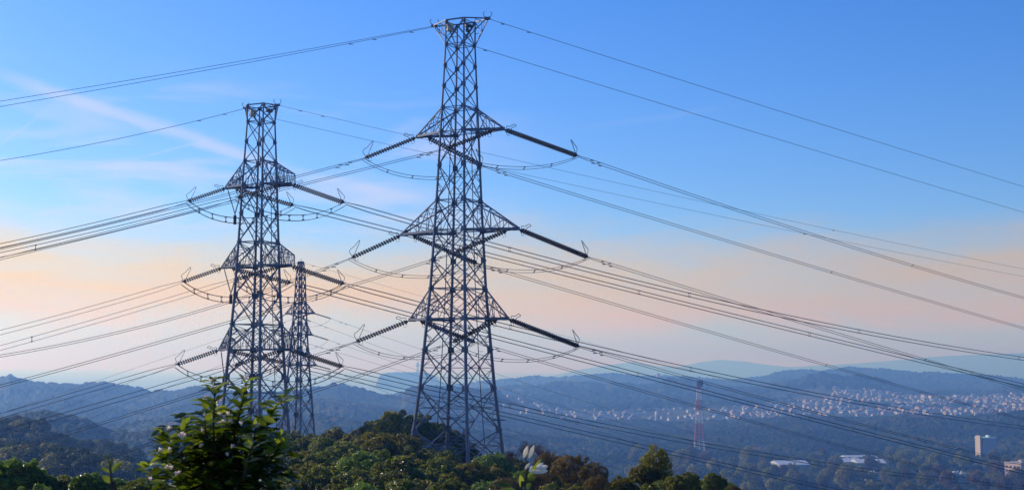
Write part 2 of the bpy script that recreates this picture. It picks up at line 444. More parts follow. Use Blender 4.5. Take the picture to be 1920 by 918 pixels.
RIDGES = [  # distance, front width, back width, [(pixel x, pixel y of the skyline)]
    (360, 120, 120, [(-600, 850), (-200, 860), (0, 872), (120, 885), (230, 905), (300, 950), (500, 1100)]),
    (560, 130, 200, [(-700, 760), (-300, 790), (-100, 800), (0, 806), (40, 806), (85, 816), (120, 838), (160, 842), (215, 850), (245, 862), (270, 885), (300, 940), (420, 1050)]),
    (950, 180, 300, [(-700, 760), (-200, 790), (0, 799), (45, 789), (76, 786), (106, 787), (130, 793), (157, 799), (179, 809), (194, 818), (212, 827), (240, 824), (303, 823), (420, 826), (560, 835), (700, 850), (800, 900), (900, 990)]),
    (1500, 220, 350, [(-700, 780), (0, 800), (240, 806), (330, 795), (450, 790), (600, 787), (680, 800), (800, 806), (930, 820), (1050, 838), (1200, 880), (1350, 960), (2600, 1000)]),
    (2050, 250, 400, [(-700, 750), (0, 762), (120, 752), (240, 776), (340, 768), (480, 776), (600, 752), (700, 766), (820, 778), (950, 800), (1080, 812), (1250, 806), (1400, 800), (1500, 792), (1600, 798), (1700, 782), (1800, 790), (1920, 778), (2300, 780), (2700, 790)]),
    (2600, 330, 500, [(-700, 690), (-200, 702), (-60, 708), (0, 712), (18, 708), (39, 715), (60, 721), (100, 723), (151, 724), (194, 721), (230, 729), (263, 739), (282, 742), (303, 740), (327, 737), (348, 731), (366, 727), (394, 732), (450, 738), (520, 740), (586, 733), (601, 730), (631, 724), (650, 728), (674, 735), (698, 741), (722, 747), (743, 749), (754, 746), (760, 736), (771, 731), (800, 728), (850, 732), (928, 736), (1000, 760), (1100, 790), (1300, 830), (2700, 900)]),
    (3700, 380, 600, [(500, 900), (700, 760), (780, 735), (850, 732), (928, 733), (960, 728), (1000, 726), (1040, 721), (1076, 723), (1110, 722), (1134, 727), (1149, 722), (1197, 727), (1231, 726), (1243, 719), (1261, 715), (1288, 716), (1306, 720), (1334, 729), (1394, 732), (1425, 729), (1460, 721), (1500, 716), (1512, 708), (1542, 702), (1557, 704), (1582, 710), (1612, 708), (1648, 714), (1672, 722), (1697, 736), (1718, 743), (1790, 744), (1840, 740), (1869, 735), (1900, 730), (1940, 731), (2100, 725), (2700, 720)]),
    (5200, 500, 900, [(700, 800), (800, 745), (850, 725), (900, 718), (928, 716), (964, 713), (1000, 709), (1046, 711), (1076, 708), (1122, 704), (1146, 702), (1164, 705), (1197, 707), (1231, 709), (1303, 711), (1364, 716), (1425, 710), (1443, 706), (1454, 701), (1476, 698), (1506, 695), (1536, 699), (1563, 697), (1576, 694), (1597, 691), (1624, 694), (1657, 695), (1688, 698), (1715, 701), (1748, 700), (1779, 703), (1824, 706), (1869, 709), (1900, 712), (1940, 717), (2200, 710), (2700, 700)]),
    (7600, 200, 300, [(600, 800), (670, 745), (690, 728), (704, 724), (708, 712), (713, 702), (722, 699), (745, 698), (783, 698), (800, 699), (815, 706), (826, 714), (838, 722), (850, 740), (1000, 800)]),
    (17000, 2200, 1500, [(-700, 780), (880, 780), (1000, 712), (1080, 694), (1140, 684), (1190, 678), (1230, 686), (1270, 688), (1310, 679), (1350, 674), (1400, 678), (1440, 684), (1480, 688), (1560, 684), (1660, 677), (1760, 668), (1860, 664), (1960, 660), (2200, 662), (2700, 690)]),
]
RZ = []
for D, wf, wb, prof in RIDGES:
    us, zs = [], []
    for px, py in prof:
        q = at(px, py, D); us.append(q.x / D); zs.append(q.z)
    RZ.append((D, wf, wb, np.array(us), np.array(zs)))

def ground(X, Y):
    """terrain height without crowns (numpy arrays)"""
    X = np.asarray(X, float); Y = np.asarray(Y, float)
    u = X / np.maximum(Y, 1.0)
    px = u * F_PX + 960
    # valley floor, rising towards the suburb, falling under the sea
    fl = 19 + 26 * np.clip((Y - 2150) / 1200, 0, 1) * np.clip((px - 850) / 500, 0, 1) + 6 * fbm(X / 500, Y / 500, 5)
    coast = np.where(px < 900, 3500, 6600) + 300 * fbm(X / 900, Y / 900, 9)
    fl = fl - 28 * np.clip((Y - coast) / 350, 0, 1) * (fl > -50) - 26 * np.clip((Y - 3600) / 900, 0, 1) * np.clip((px - 850) / 500, 0, 1) * (Y > coast)
    fl = np.where(Y > coast + 350, -6, fl)
    z = fl
    for D, wf, wb, us, zs in RZ:
        zr = np.interp(u, us, zs)
        if D > 400:
            zr = zr + 0.0
        d = (Y - D) / np.where(Y < D, wf, wb)
        d = d * (1 + 0.35 * fbm(X / (wf * 1.2), Y / (wf * 1.2), int(D)))
        sh = np.exp(-d * d * 1.1)
        rid = fl + (zr - fl) * sh + (13 if D < 7000 else 2) * fbm(X / 190, Y / 190, int(D) + 3) * (1 - np.exp(-d * d * 14)) * sh * 2 - (0 if D > 7000 else 16) * np.abs(fbm(X / 260 + Y / 900, Y / 520, int(D) + 9, 3)) * (1 - np.exp(-d * d * 10)) * sh
        z = np.maximum(z, np.where(zr > fl, rid, -1e3))
    # the camera's hill with the pylons
    hill = 99.2 + 8.9 * np.exp(-(X ** 2 + np.maximum(Y, 0) ** 2) / 26.0 ** 2) + 0.8 * fbm(X / 25, Y / 25, 77)
    hill = hill - 3.4 * np.clip((Y - 185) / 50, 0, 1)
    thr = np.interp(Y, [0, 60, 105, 140, 170, 240, 400], [40, 14, 13, 3, -2, -12, -40])
    right = np.clip((X - thr) / 60, 0, 1)
    f0 = np.interp(X, [-24, -10], [238, 150])
    far = np.clip((Y - f0) / np.interp(X, [-24, -10], [300, 120]), 0, 1)
    thl = np.interp(Y, [0, 45, 90, 150, 240, 400], [-60, -40, -24, -30, -46, -60])
    left = np.clip((thl - X) / 60, 0, 1)
    sm_ = lambda q: q * q * (3 - 2 * q)
    k = (1 - sm_(far)) * (1 - sm_(right) * np.clip(Y / 50, 0, 1)) * (1 - sm_(left) * np.clip(Y / 50, 0, 1))
    z = np.maximum(z, fl + (hill - fl) * k)
    return z

def polar_grid(u0, u1, nu, ys):
    u = np.linspace(u0, u1, nu)
    Y, U = np.meshgrid(ys, u, indexing='ij')
    return U * Y, Y
ys = [190.0]
while ys[-1] < 8200:
    y = ys[-1]
    ys.append(y * (1.0042 if y > 900 else (1.0028 if 260 < y < 620 else 1.006)))
ys += list(np.linspace(ys[-1] + 40, 11000, 60)) + list(np.linspace(11150, 20000, 80)) + [24000, 28000, 36000]
ys = np.array(ys)
NU = 1500
X, Y = polar_grid(-0.62, 0.62, NU, ys)
Z = ground(X, Y)
near_c = Y < 2700
d1, id1, h1 = worley(X, Y, 9.5, 3)
d2, id2, h2 = worley(X, Y, 20.0, 8)
px = X / Y * F_PX + 960
# ground cleared for the suburb and the valley buildings
built = np.zeros_like(X)
sub = (np.clip((px - 1420) / 60, 0, 1) * ((Y > 2480) & (Y < 3350)) + ((px > 940) & (px <= 1480) & (Y > 2330) & (Y < 2760))) * (fbm(X / 120, Y / 120, 31, 3) > -0.16)
built = np.clip(sub, 0, 1)
d3, id3, h3 = worley(X, Y, 5.2, 21)
crown = np.where(near_c, 2.6 * (0.4 + 1.0 * h1) * np.clip(1 - d1 ** 2, -0.2, 1) + 1.7 * (0.3 + h3) * np.clip(1 - d3 ** 2, -0.3, 1), 8.0 * (0.3 + h2) * np.clip(1 - d2 ** 2, -0.1, 1) + 3.0 * h1 * np.clip(1 - d1 ** 2, -.2, 1))
crown = crown + 2.6 * fbm(X / 3.0, Y / 3.0, 55, 3) + 11.0 * fbm(X / 70, Y / 70, 66, 3) + 9 * fbm(X / 170, Y / 170, 67, 2)
land = np.clip((Z - 1.0) / 4, 0, 1)
clear = np.zeros_like(X)
for cpx, cD, cw, cf in ((1906, 1150, 30, 28), (1849, 1500, 20, 40), (1794, 1150, 30, 28), (1632, 1180, 24, 28), (1480, 1330, 36, 110), (1580, 1400, 36, 110), (1628, 1380, 32, 110), (1268, 3600, 12, 40), (1311, 1500, 10, 40)):
    clear = np.maximum(clear, (np.abs(px - cpx) < cw) * (Y > cD - cf) * (Y < cD + 25))
amp = land * (1 - 0.75 * built) * (1 - 0.8 * clear) * (0.25 + 0.75 * np.clip((Y - 650) / 120, 0, 1)) * np.clip((Y - 260) / 60, 0, 1)
Z = Z + crown * amp * np.where(Y > 7000, 0.4, 1.0)
nr, nc = X.shape
idx = np.arange(nr * nc).reshape(nr, nc)
quads = np.stack([idx[:-1, :-1], idx[:-1, 1:], idx[1:, 1:], idx[1:, :-1]], -1).reshape(-1, 4)
me = np_mesh('hills', np.stack([X, Y, Z], -1).reshape(-1, 3), quads, [M['wood']], True)
for nm, arr in (('crown', np.where(near_c, id1, id2)), ('built', built)):
    a = me.attributes.new(nm, 'FLOAT', 'POINT'); a.data.foreach_set('value', arr.astype(np.float32).ravel())
hills = bpy.data.objects.new('hills', me); COL.objects.link(hills)
tag(hills, 'wooded hills and valley falling away to the sea', None, None, 'structure')

gx, gy = np.meshgrid(np.linspace(-150, 150, 151), np.linspace(-60, 215, 139), indexing='ij')
gz = ground(gx, gy)
gz = gz - 1.5 * np.clip((gy - 190) / 20, 0, 1)
n0, n1_ = gx.shape
idx = np.arange(n0 * n1_).reshape(n0, n1_)
quads = np.stack([idx[:-1, :-1], idx[1:, :-1], idx[1:, 1:], idx[:-1, 1:]], -1).reshape(-1, 4)
me = np_mesh('ground', np.stack([gx, gy, gz], -1).reshape(-1, 3), quads, [M['soil']], True)
g_o = bpy.data.objects.new('ground', me); COL.objects.link(g_o); tag(g_o, None, None, None, 'structure')

mb = MB(); mb.add([(-24000, 2600, 0), (24000, 2600, 0), (24000, 39500, 0), (-24000, 39500, 0)], [(0, 1, 2, 3)])
tag(mb.build('sea', M['sea']), None, None, None, 'structure')

# haze: one closed box of even air round everything
m, t, out = new_mat('haze_air')
pv = t.nodes.new('ShaderNodeVolumePrincipled')
pv.inputs['Color'].default_value = (0.17, 0.41, 1.0, 1)      # thin air scatters blue first, white only over many kilometres
pv.inputs['Absorption Color'].default_value = (1, 1, 1, 1)
pv.inputs['Density'].default_value = 0.00031
pv.inputs['Anisotropy'].default_value = 0.4
t.links.new(pv.outputs[0], out.inputs['Volume'])
mb = MB(); mb.box((0, 19900, 130), 50000, 40400, 280)
hz = mb.build('haze', m); tag(hz, None, None, None, 'stuff')

# ------------------------------------------------------------------ lattice pylons
def lerp(a, b, t): return a + (b - a) * t
class Pylon:
    def __init__(s, name, label, cx_of_y, D, th, prof, base_y, mats):
        """prof: (pixel y, half width in metres); cx_of_y gives the pixel x of the axis"""
        s.D, s.th = D, th
        s.a = Vector((math.cos(th), -math.sin(th), 0)); s.b = Vector((math.sin(th), math.cos(th), 0))
        s.x0 = at(cx_of_y, 400, D).x
        s.ly = [p[0] for p in prof]; s.lh = [p[1] for p in prof]
        s.base_z = s.z(base_y)
        s.root = thing(name, label, 'pylon', (s.x0, D, s.base_z))
        s.mats = mats
    def z(s, y):
        d = ray(960 + 0, y)
        # solve for the height on the axis that projects to pixel row y
        lo, hi = 60.0, 170.0
        for _ in range(40):
            mid = (lo + hi) / 2
            v = Vector((s.x0, s.D, mid)) - EYE
            py = 459 - F_PX * v.dot(_U) / v.dot(_F)
            if py > y: lo = mid
            else: hi = mid
        return (lo + hi) / 2
    def h(s, y): return float(np.interp(y, s.ly, s.lh))
    def corner(s, y, i, j, h=None):
        h = s.h(y) if h is None else h
        return Vector((s.x0, s.D, s.z(y))) + s.a * (h * i) + s.b * (h * j)
    def pt(s, y, ai, bi):
        return Vector((s.x0, s.D, s.z(y))) + s.a * ai + s.b * bi
    def body(s, nodes, base_y, leg_r, br_r, top_y, hor, big=(), double=()):
        cs = [(-1, -1), (1, -1), (1, 1), (-1, 1)]
        ys_ = nodes
        for (i, j) in cs:
            mb = MB()
            pts = [s.corner(y, i, j) for y in [base_y] + ys_[::-1]]
            n_ = len(pts)
            for k in range(n_ - 1):
                r0 = lerp(leg_r, leg_r * 0.42, k / (n_ - 1)); r1 = lerp(leg_r, leg_r * 0.42, (k + 1) / (n_ - 1))
                mb.tube(pts[k], pts[k + 1], r0, r1, 8)
                mb.tube(pts[k + 1] - Vector((0, 0, 0.10)), pts[k + 1] + Vector((0, 0, 0.10)), r1 * 1.5, None, 8)
            o = mb.build('leg', M[s.mats], s.root)
            f = MB(); f.box(pts[0] - Vector((0, 0, 0.35)), leg_r * 5, leg_r * 5, 0.9); f.build('footing', M['concrete'], s.root)
        allp = [base_y] + ys_[::-1]
        # bracing: one mesh per face
        for fidx in range(4):
            c0, c1 = cs[fidx], cs[(fidx + 1) % 4]
            mb = MB()
            for k in range(len(allp) - 1):
                yb, yt = allp[k], allp[k + 1]
                A, B = s.corner(yb, *c0), s.corner(yb, *c1)
                Cc, Dd = s.corner(yt, *c1), s.corner(yt, *c0)
                r = lerp(br_r, br_r * 0.55, k / len(allp))
                mb.tube(A, Cc, r, None, 4); mb.tube(B, Dd, r, None, 4)
                mid = (A + Cc) / 2; wA = (B - A).length; wC = (Cc - Dd).length
                t_ = wA / (wA + wC)
                mid = A + (Cc - A) * t_
                # gusset plates on legs and at the crossing
                fa = (B - A).normalized(); up = (Dd - A).normalized(); nn = fa.cross(up).normalized()
                mb.box(mid, r * 4.2, 0.02, r * 4.2, X=fa, Yv=nn, Z=up)
                for q, sg in ((Dd, 1), (Cc, -1)):
                    mb.box(q + fa * (sg * r * 3.4), r * 7.5, 0.024, r * 9, X=fa, Yv=nn, Z=up)
                if yt in hor:
                    mb.tube(Dd, Cc, r * 0.95, None, 4)
                if yt in double or yb in double:
                    # secondary members from the diagonals to the legs
                    for (P, Q, L0, L1) in ((A, mid, A, Dd), (B, mid, B, Cc), (Dd, mid, Dd, A), (Cc, mid, Cc, B)):
                        h_ = (P + Q) / 2
                        tt = 0.5 * (t_ if P in (A, B) else (1 - t_))
                        lp = L0 + (L1 - L0) * tt
                        mb.tube(h_, lp, r * 0.55, None, 4)
                        lp2 = L0 + (L1 - L0) * min(1, tt * 2)
                        mb.tube(h_, lp2, r * 0.55, None, 4)
                if yt in big:
                    mL = A + (Dd - A) * t_; mR = B + (Cc - B) * t_
                    mb.tube(mL, mR, r * 0.8, None, 4)
            o = mb.build('bracing', M[s.mats], s.root)
        # plan bracing at the horizontals
        for y in hor:
            mb = MB(); c_ = s.pt(y, 0, 0)
            mb.tube(s.corner(y, -1, -1), s.corner(y, 1, 1), br_r * 0.5, None, 4)
            mb.tube(s.corner(y, 1, -1), s.corner(y, -1, 1), br_r * 0.48, None, 4)
            mb.build('plan_bracing', M[s.mats], s.root)
    def rail(s, y0, y1, ai, bi, r=0.045):
        mb = MB()
        z0, z1 = s.z(y0), s.z(y1)
        n_ = 14
        P = []
        for k in range(n_ + 1):
            y = lerp(y0, y1, k / n_); hh = s.h(y)
            P.append(s.pt(y, ai * hh, bi * hh))
        mb.poly(P, r, 5)
        for k in range(1, n_):
            hh = s.h(lerp(y0, y1, k / n_))
            c = s.corner(lerp(y0, y1, k / n_), 1 if ai > 0 else -1, 1 if bi > 0 else -1)
            mb.tube(P[k], P[k] + (c - P[k]) * 0.35, r * 0.6, None, 4)
        for k in range(n_ * 3):
            p_ = P[0].lerp(P[-1], k / (n_ * 3))
            mb.tube(P[0].lerp(P[-1], k / (n_ * 3.)) if False else s.pt(lerp(y0, y1, k / (n_ * 3.)), ai * s.h(lerp(y0, y1, k / (n_ * 3.))), bi * s.h(lerp(y0, y1, k / (n_ * 3.)))) - s.b * 0.13,
                    s.pt(lerp(y0, y1, k / (n_ * 3.)), ai * s.h(lerp(y0, y1, k / (n_ * 3.))), bi * s.h(lerp(y0, y1, k / (n_ * 3.)))) + s.b * 0.13, r * 0.45, None, 4)
        mb.build('climbing_rail', M['steel_dark'], s.root)
    def arm(s, sgn, y_top, y_bot, span, r, end_w=0.0, end_h=0.0, nseg=4, rails=False, label=None):
        """one side of a cross-arm: pyramid (end_w=0) or blunt"""
        mb = MB()
        hb, ht = s.h(y_bot), s.h(y_top)
        zb, zt = s.z(y_bot), s.z(y_top)
        base = Vector((s.x0, s.D, 0))
        def P(tt, j, top):
            w0 = ht if top else hb
            x_ = lerp(w0, span, tt); wy = lerp(w0, max(end_w, 0.12), tt)
            z_ = lerp(zt, zb + max(end_h, 0.16), tt) if top else zb
            return base + s.a * (sgn * x_) + s.b * (wy * j) + Vector((0, 0, z_))
        for j in (-1, 1):
            mb.tube(P(0, j, False), P(1, j, False), r * 2.1, r * 1.7, 4)
            mb.tube(P(0, j, True), P(1, j, True), r * 0.95, None, 4)
            for k in range(1, nseg + 1):
                t0, t1 = (k - 1) / nseg, k / nseg
                if k < nseg or end_h > 0:
                    mb.tube(P(t1, j, False), P(t1, j, True), r * 0.5, None, 4)
                if k % 2:
                    mb.tube(P(t0, j, False), P(t1, j, True), r * 0.5, None, 4)
                else:
                    mb.tube(P(t0, j, True), P(t1, j, False), r * 0.5, None, 4)
                if k == 1:
                    mb.tube(P(t0, j, True), P(t1 , j, False), r * 0.5, None, 4)
        for top in (False, True):
            for k in range(nseg + (1 if end_w > 0 else 0)):
                t0, t1 = k / nseg, min(1, (k + 1) / nseg)
                if k > 0: mb.tube(P(t0, -1, top), P(t0, 1, top), r * 0.55, None, 4)
                if t1 > t0:
                    j = 1 if k % 2 else -1
                    mb.tube(P(t0, j, top), P(t1, -j, top), r * 0.5, None, 4)
        tip = base + s.a * (sgn * span) + Vector((0, 0, zb))
        mb.box(tip + s.a * (sgn * -0.15), 0.7, 0.35, 0.34, X=s.a, Yv=s.b)
        o = mb.build('cross_arm', M[s.mats], s.root)
        if label: o['label'] = label
        if rails:
            for j in (-1, 1):
                rb = MB(); n_ = 13
                for k in range(n_):
                    tt = k / (n_ - 1)
                    q = P(tt, j, False) + s.b * (0.10 * j)
                    top = q + Vector((0, 0, min(1.25, max(0.15, P(tt, j, True).z - zb - 0.1))))
                    rb.tube(q, top, 0.028, None, 4)
                for hh in (0.6, 1.15):
                    e = min(hh, end_h * 0.9 if end_h else 0.15)
                    rb.tube(P(0, j, False) + Vector((0, 0, hh)) + s.b * (0.10 * j), P(1, j, False) + Vector((0, 0, e)) + s.b * (0.10 * j), 0.022, None, 4)
                rb.build('handrail', M['steel'], s.root)
        return tip
    def crown(s, y_w, y_top, span, r):
        """ground wire beam on top, wider than the body"""
        mb = MB()
        zt = s.z(y_top); hw = s.h(y_w)
        base = Vector((s.x0, s.D, 0))
        tips = []
        for sg in (-1, 1):
            tip = base + s.a * (sg * span) + Vector((0, 0, zt))
            tips.append(tip)
            for j in (-1, 1):
                lo = s.corner(y_w, sg, j); hi = s.pt(y_top, sg * hw, j * hw)
                hi.z = zt + 0.12
                tj = tip + s.b * (0.18 * j)
                mb.tube(lo, tj, r, None, 4)
                mb.tube(hi, tj, r * 1.3, None, 4)
                mL = lo.lerp(tj, 0.5); mH = hi.lerp(tj, 0.5)
                mb.tube(mL, mH, r * 0.5, None, 4); mb.tube(hi, mL, r * 0.6, None, 4); mb.tube(lo, hi, r, None, 6)
                mb.tube(lo.lerp(hi, .5), mL, r * 0.5, None, 4); mb.tube(mL, tj.lerp(hi, .25), r * 0.4, None, 4)
            for tt in (0.0, 0.5, 0.85):
                A = s.pt(y_top, sg * hw, -hw).lerp(tip, tt); B = s.pt(y_top, sg * hw, hw).lerp(tip, tt)
                mb.tube(A, B, r * 0.6, None, 4)
            mb.box(tip, 0.5, 0.5, 0.2, X=s.a, Yv=s.b)
        for j in (-1, 1):
            A = s.pt(y_top, -hw, j * hw); B = s.pt(y_top, hw, j * hw); A.z = B.z = zt + 0.12
            mb.tube(A, B, r * 1.5, None, 4)
            C_, D_ = s.corner(y_w, -1, j), s.corner(y_w, 1, j)
            mb.tube(C_, B, r * 0.7, None, 4); mb.tube(D_, A, r * 0.7, None, 4)
        for sg in (-1, 1):
            C_, D_ = s.corner(y_w, sg, -1), s.corner(y_w, sg, 1)
            A = s.pt(y_top, sg * hw, -hw); B = s.pt(y_top, sg * hw, hw); A.z = B.z = zt + 0.12
            mb.tube(C_, B, r * 0.7, None, 4); mb.tube(D_, A, r * 0.7, None, 4)
        mb.build('top_beam', M[s.mats], s.root)
        # horns at both tips
        for tp, sg in zip(tips, (-1, 1)):
            hb_ = MB()
            for dx in (-0.35, 0.35):
                hb_.poly([tp + Vector((0, 0, 0.05)), tp + Vector((dx, 0, 0.25)), tp + Vector((dx * 1.3, 0, 0.5)), tp + Vector((dx * 0.9, 0, 0.7))], 0.04, 4)
            hb_.build('wire_clamp', M['steel_dark'], s.root)
        return tips
    def spikes(s, y, r):
        for (i, j) in ((-1, -1), (1, -1), (1, 1), (-1, 1)):
            mb = MB(); c = s.corner(y, i, j)
            for k in range(22):
                a_ = 2 * math.pi * k / 22
                mb.tube(c, c + Vector((math.cos(a_) * r, math.sin(a_) * r, random.uniform(-0.1, 0.1))), 0.03, 0.015, 3)
            mb.build('climbing_guard', M['steel_dark'], s.root)

TH1, TH2, TH3 = rad(30), rad(27), rad(27)
# tallest pylon
p1 = Pylon('transmission_pylon', 'tallest lattice steel pylon with three pointed cross-arms, standing in the evergreens at the centre',
           860.5, 140.0, TH1, [(42, 1.09), (85, 1.09), (201, 1.31), (379, 1.655), (541, 2.03), (717, 2.67), (839, 3.31), (900, 3.63)], 868, 'steel')
n1l = [43, 85, 124, 162, 203, 248, 311, 376, 432, 487, 541, 597, 655, 727, 806]
p1.body(n1l, 868, 0.19, 0.068, 43, (85, 203, 248, 376, 432, 541, 597), big=(655, 727, 806), double=(655, 727, 806, 597, 487, 376))
p1.rail(835, 215, 0.35, 1.05); p1.rail(865, 215, -1.05, 0.45)
T1 = {}
for k, (yt, yb, sp, lab) in enumerate(((203, 249, 5.07, 'uppermost'), (376, 434, 6.84, 'middle, longest'), (541, 598, 5.72, 'lowest'))):
    for sg in (-1, 1):
        T1[k, sg] = p1.arm(sg, yt, yb, sp, 0.085, nseg=3 if k != 1 else 4)
tip1 = p1.crown(85, 42, 3.22, 0.06)
p1.spikes(787, 0.75)
mb = MB(); mb.box(p1.pt(52, -0.95, -0.6), 0.7, 0.5, 0.8, rz=0.5); mb.build('service_box', M['nest'], p1.root)
mb = MB(); mb.box(p1.pt(50, 0.9, 0.2), 0.9, 0.4, 0.25, rz=0.5); mb.box(p1.pt(56, 0.7, 0.2), 0.3, 0.3, 0.5); mb.build('wire_tensioner', M['steel_dark'], p1.root)

# second pylon, blunt right arms with handrails
p2 = Pylon('transmission_pylon', 'left lattice pylon with blunt railed right arms and V-shaped insulators, behind the camellia shrub',
           486.0, 165.0, TH2, [(200, 1.22), (229, 1.165), (303, 1.35), (455, 1.68), (560, 1.91), (608, 2.09), (734, 2.55), (840, 2.97), (900, 3.2)], 880, 'steel')
n2l = [200, 229, 266, 303, 348, 400, 454, 498, 553, 608, 655, 705, 770]
p2.body(n2l, 880, 0.21, 0.078, 200, (229, 303, 348, 454, 498, 608, 655), big=(705, 734, 770), double=(705, 770, 655, 553, 400))
p2.rail(840, 310, 0.35, 1.05)
T2 = {}
for k, (yt, yb, sl, sr) in enumerate(((303, 348, 4.95, 4.35), (454, 499, 5.2, 4.5), (608, 655, 5.35, 4.75))):
    T2[k, -1] = p2.arm(-1, yt, yb, sl, 0.085, end_w=0.25, nseg=5, rails=True)
    T2[k, 1] = p2.arm(1, yt, yb, sr, 0.085, end_w=1.05, end_h=1.25, nseg=5, rails=True)
tip2 = p2.crown(229, 200, 2.35, 0.06)
mb = MB(); mb.box(p2.pt(212, -0.9, -0.5), 0.7, 0.5, 0.8, rz=0.5); mb.build('service_box', M['nest'], p2.root)
mb = MB(); mb.box(p2.pt(208, 1.0, 0.2), 0.8, 0.4, 0.4, rz=0.5); mb.build('wire_tensioner', M['steel_dark'], p2.root)

# third, slim pylon further off
p3 = Pylon('transmission_pylon', 'smallest, most distant pylon, slim with a pointed top, between the left pylon and the evergreens',
           566.0, 235.0, TH3, [(487, 0.30), (515, 0.55), (560, 0.66), (585, 0.78), (627, 0.92), (683, 1.2), (740, 1.55), (809, 1.95), (850, 2.2)], 846, 'steel')
p3.body([492, 508, 522, 537, 553, 569, 585, 606, 627, 655, 683, 712, 744, 778], 846, 0.19, 0.075, 492, (522, 553, 569, 585, 606, 627, 655, 683), double=(778, 744))
T3 = {}
for k, (yt, yb, sp) in enumerate(((566, 587, 2.75), (606, 627, 2.35), (655, 684, 3.3))):
    for sg in (-1, 1):
        T3[k, sg] = p3.arm(sg, yt, yb, sp, 0.075, nseg=3)
mb = MB(); mb.tube(p3.pt(489, 0, 0), p3.pt(485, 0, 0), .05); mb.tube(p3.pt(500, -1.0, 0), p3.pt(496, 0.9, 0), .04); mb.tube(p3.pt(500, -1.0, 0), p3.pt(508, -.4, 0), .03)
mb.build('top_beam', M['steel'], p3.root)

# ------------------------------------------------------------------ conductors, strings, jumpers
UP = Vector((0, 0, 1))
def hit(P0, hd, px, py):
    d = ray(px, py); x0, y0 = P0.x - EYE.x, P0.y - EYE.y
    det = hd.x * d.y - d.x * hd.y
    s_ = (d.x * y0 - d.y * x0) / det
    t_ = (hd.x * y0 - hd.y * x0) / det
    return s_, EYE + d * t_
def heading(deg, sgn):
    a_ = rad(deg)
    return Vector((sgn * math.cos(a_), sgn * math.sin(a_), 0))

def insulator(P0, P1, label, group, disc_r=0.14, sep=0.13, mat='porcelain', pitch=0.27, horns=True, chains=2):
    root = thing('insulator_string', label, 'insulator', P0, group)
    d = (P1 - P0); L = d.length; d.normalize()
    side = d.cross(UP).normalized(); v = side.cross(d).normalized()
    off = side * sep * 0.8 + v * sep * 0.62
    l0, l1 = min(0.55, L * .08), L - min(0.45, L * .07)
    n_ = max(6, int((l1 - l0) / pitch))
    offs = [off, -off] if chains == 2 else [Vector((0, 0, 0))]
    for o_ in offs:
        mb = MB(); prof = [(l0, 0.03)]
        for k in range(n_):
            t_ = l0 + (l1 - l0) * (k + 0.2) / n_; pp = (l1 - l0) / n_
            prof += [(t_, 0.045), (t_ + pp * 0.12, disc_r * 0.55), (t_ + pp * 0.30, disc_r), (t_ + pp * 0.42, disc_r), (t_ + pp * 0.48, 0.05)]
        prof.append((l1, 0.03))
        mb.lathe(P0 + o_, P1 + o_, prof, 9)
        mb.build('disc_chain', M[mat], root)
    for e0, e1, k_ in ((P0, P0 + d * l0, 3.0), (P1, P0 + d * l1, 3.4)):
        mb = MB()
        mb.tube(e0, e1, 0.045, None, 5)
        mb.box(e1, 0.14, sep * k_, sep * 2.0, X=d, Yv=side, Z=v)
        mb.build('yoke_plate', M['steel_dark'], root)
    if horns:
        for where, kind in ((l0, 0), (l1, 1)):
            mb = MB(); c = P0 + d * where
            s2 = 1 if kind == 0 else -1
            if kind == 0:      # racket lying outwards
                pts = [c + v * 0.1, c + v * 0.42 - d * 0.05, c + v * 0.5 + d * 0.35, c + UP * 0.55 + d * 1.0 + UP * 0.35, c + UP * 0.45 + d * 1.15 + side * 0.14 + UP * 0.3,
                       c + v * 0.42 + d * 0.5 + side * 0.28, c + v * 0.1 + side * 0.2 + d * .3]
            else:              # tall racket leaning back over the discs
                pts = [c + v * 0.1 + d * .05, c + v * 0.75 + d * 0.10, c + UP * 1.05 - d * 0.1, c + UP * 1.42 - d * 0.62, c + UP * 1.38 - d * 0.78 + side * 0.1,
                       c + UP * 1.15 - d * 0.75 + side * 0.2, c + v * 0.1 - d * 0.2 + side * 0.2]
            cr = []
            for i in range(len(pts) - 1):      # smooth it
                p0_, p1_, p2_, p3_ = pts[max(i - 1, 0)], pts[i], pts[i + 1], pts[min(i + 2, len(pts) - 1)]
                for q in range(4):
                    t_ = q / 4
                    cr.append(0.5 * ((2 * p1_) + (p2_ - p0_) * t_ + (2 * p0_ - 5 * p1_ + 4 * p2_ - p3_) * t_ ** 2 + (3 * p1_ - p0_ - 3 * p2_ + p3_) * t_ ** 3))
            cr.append(pts[-1])
            mb.poly(cr, 0.036, 4)
            mb.poly([c - v * 0.1, c - v * 0.42 + d * 0.1 * s2, c - v * 0.5 + d * 0.35 * s2, c - v * 0.34 + d * 0.45 * s2], 0.024, 4)
            mb.build('arcing_horn', M['steel_dark'], root)
    return root

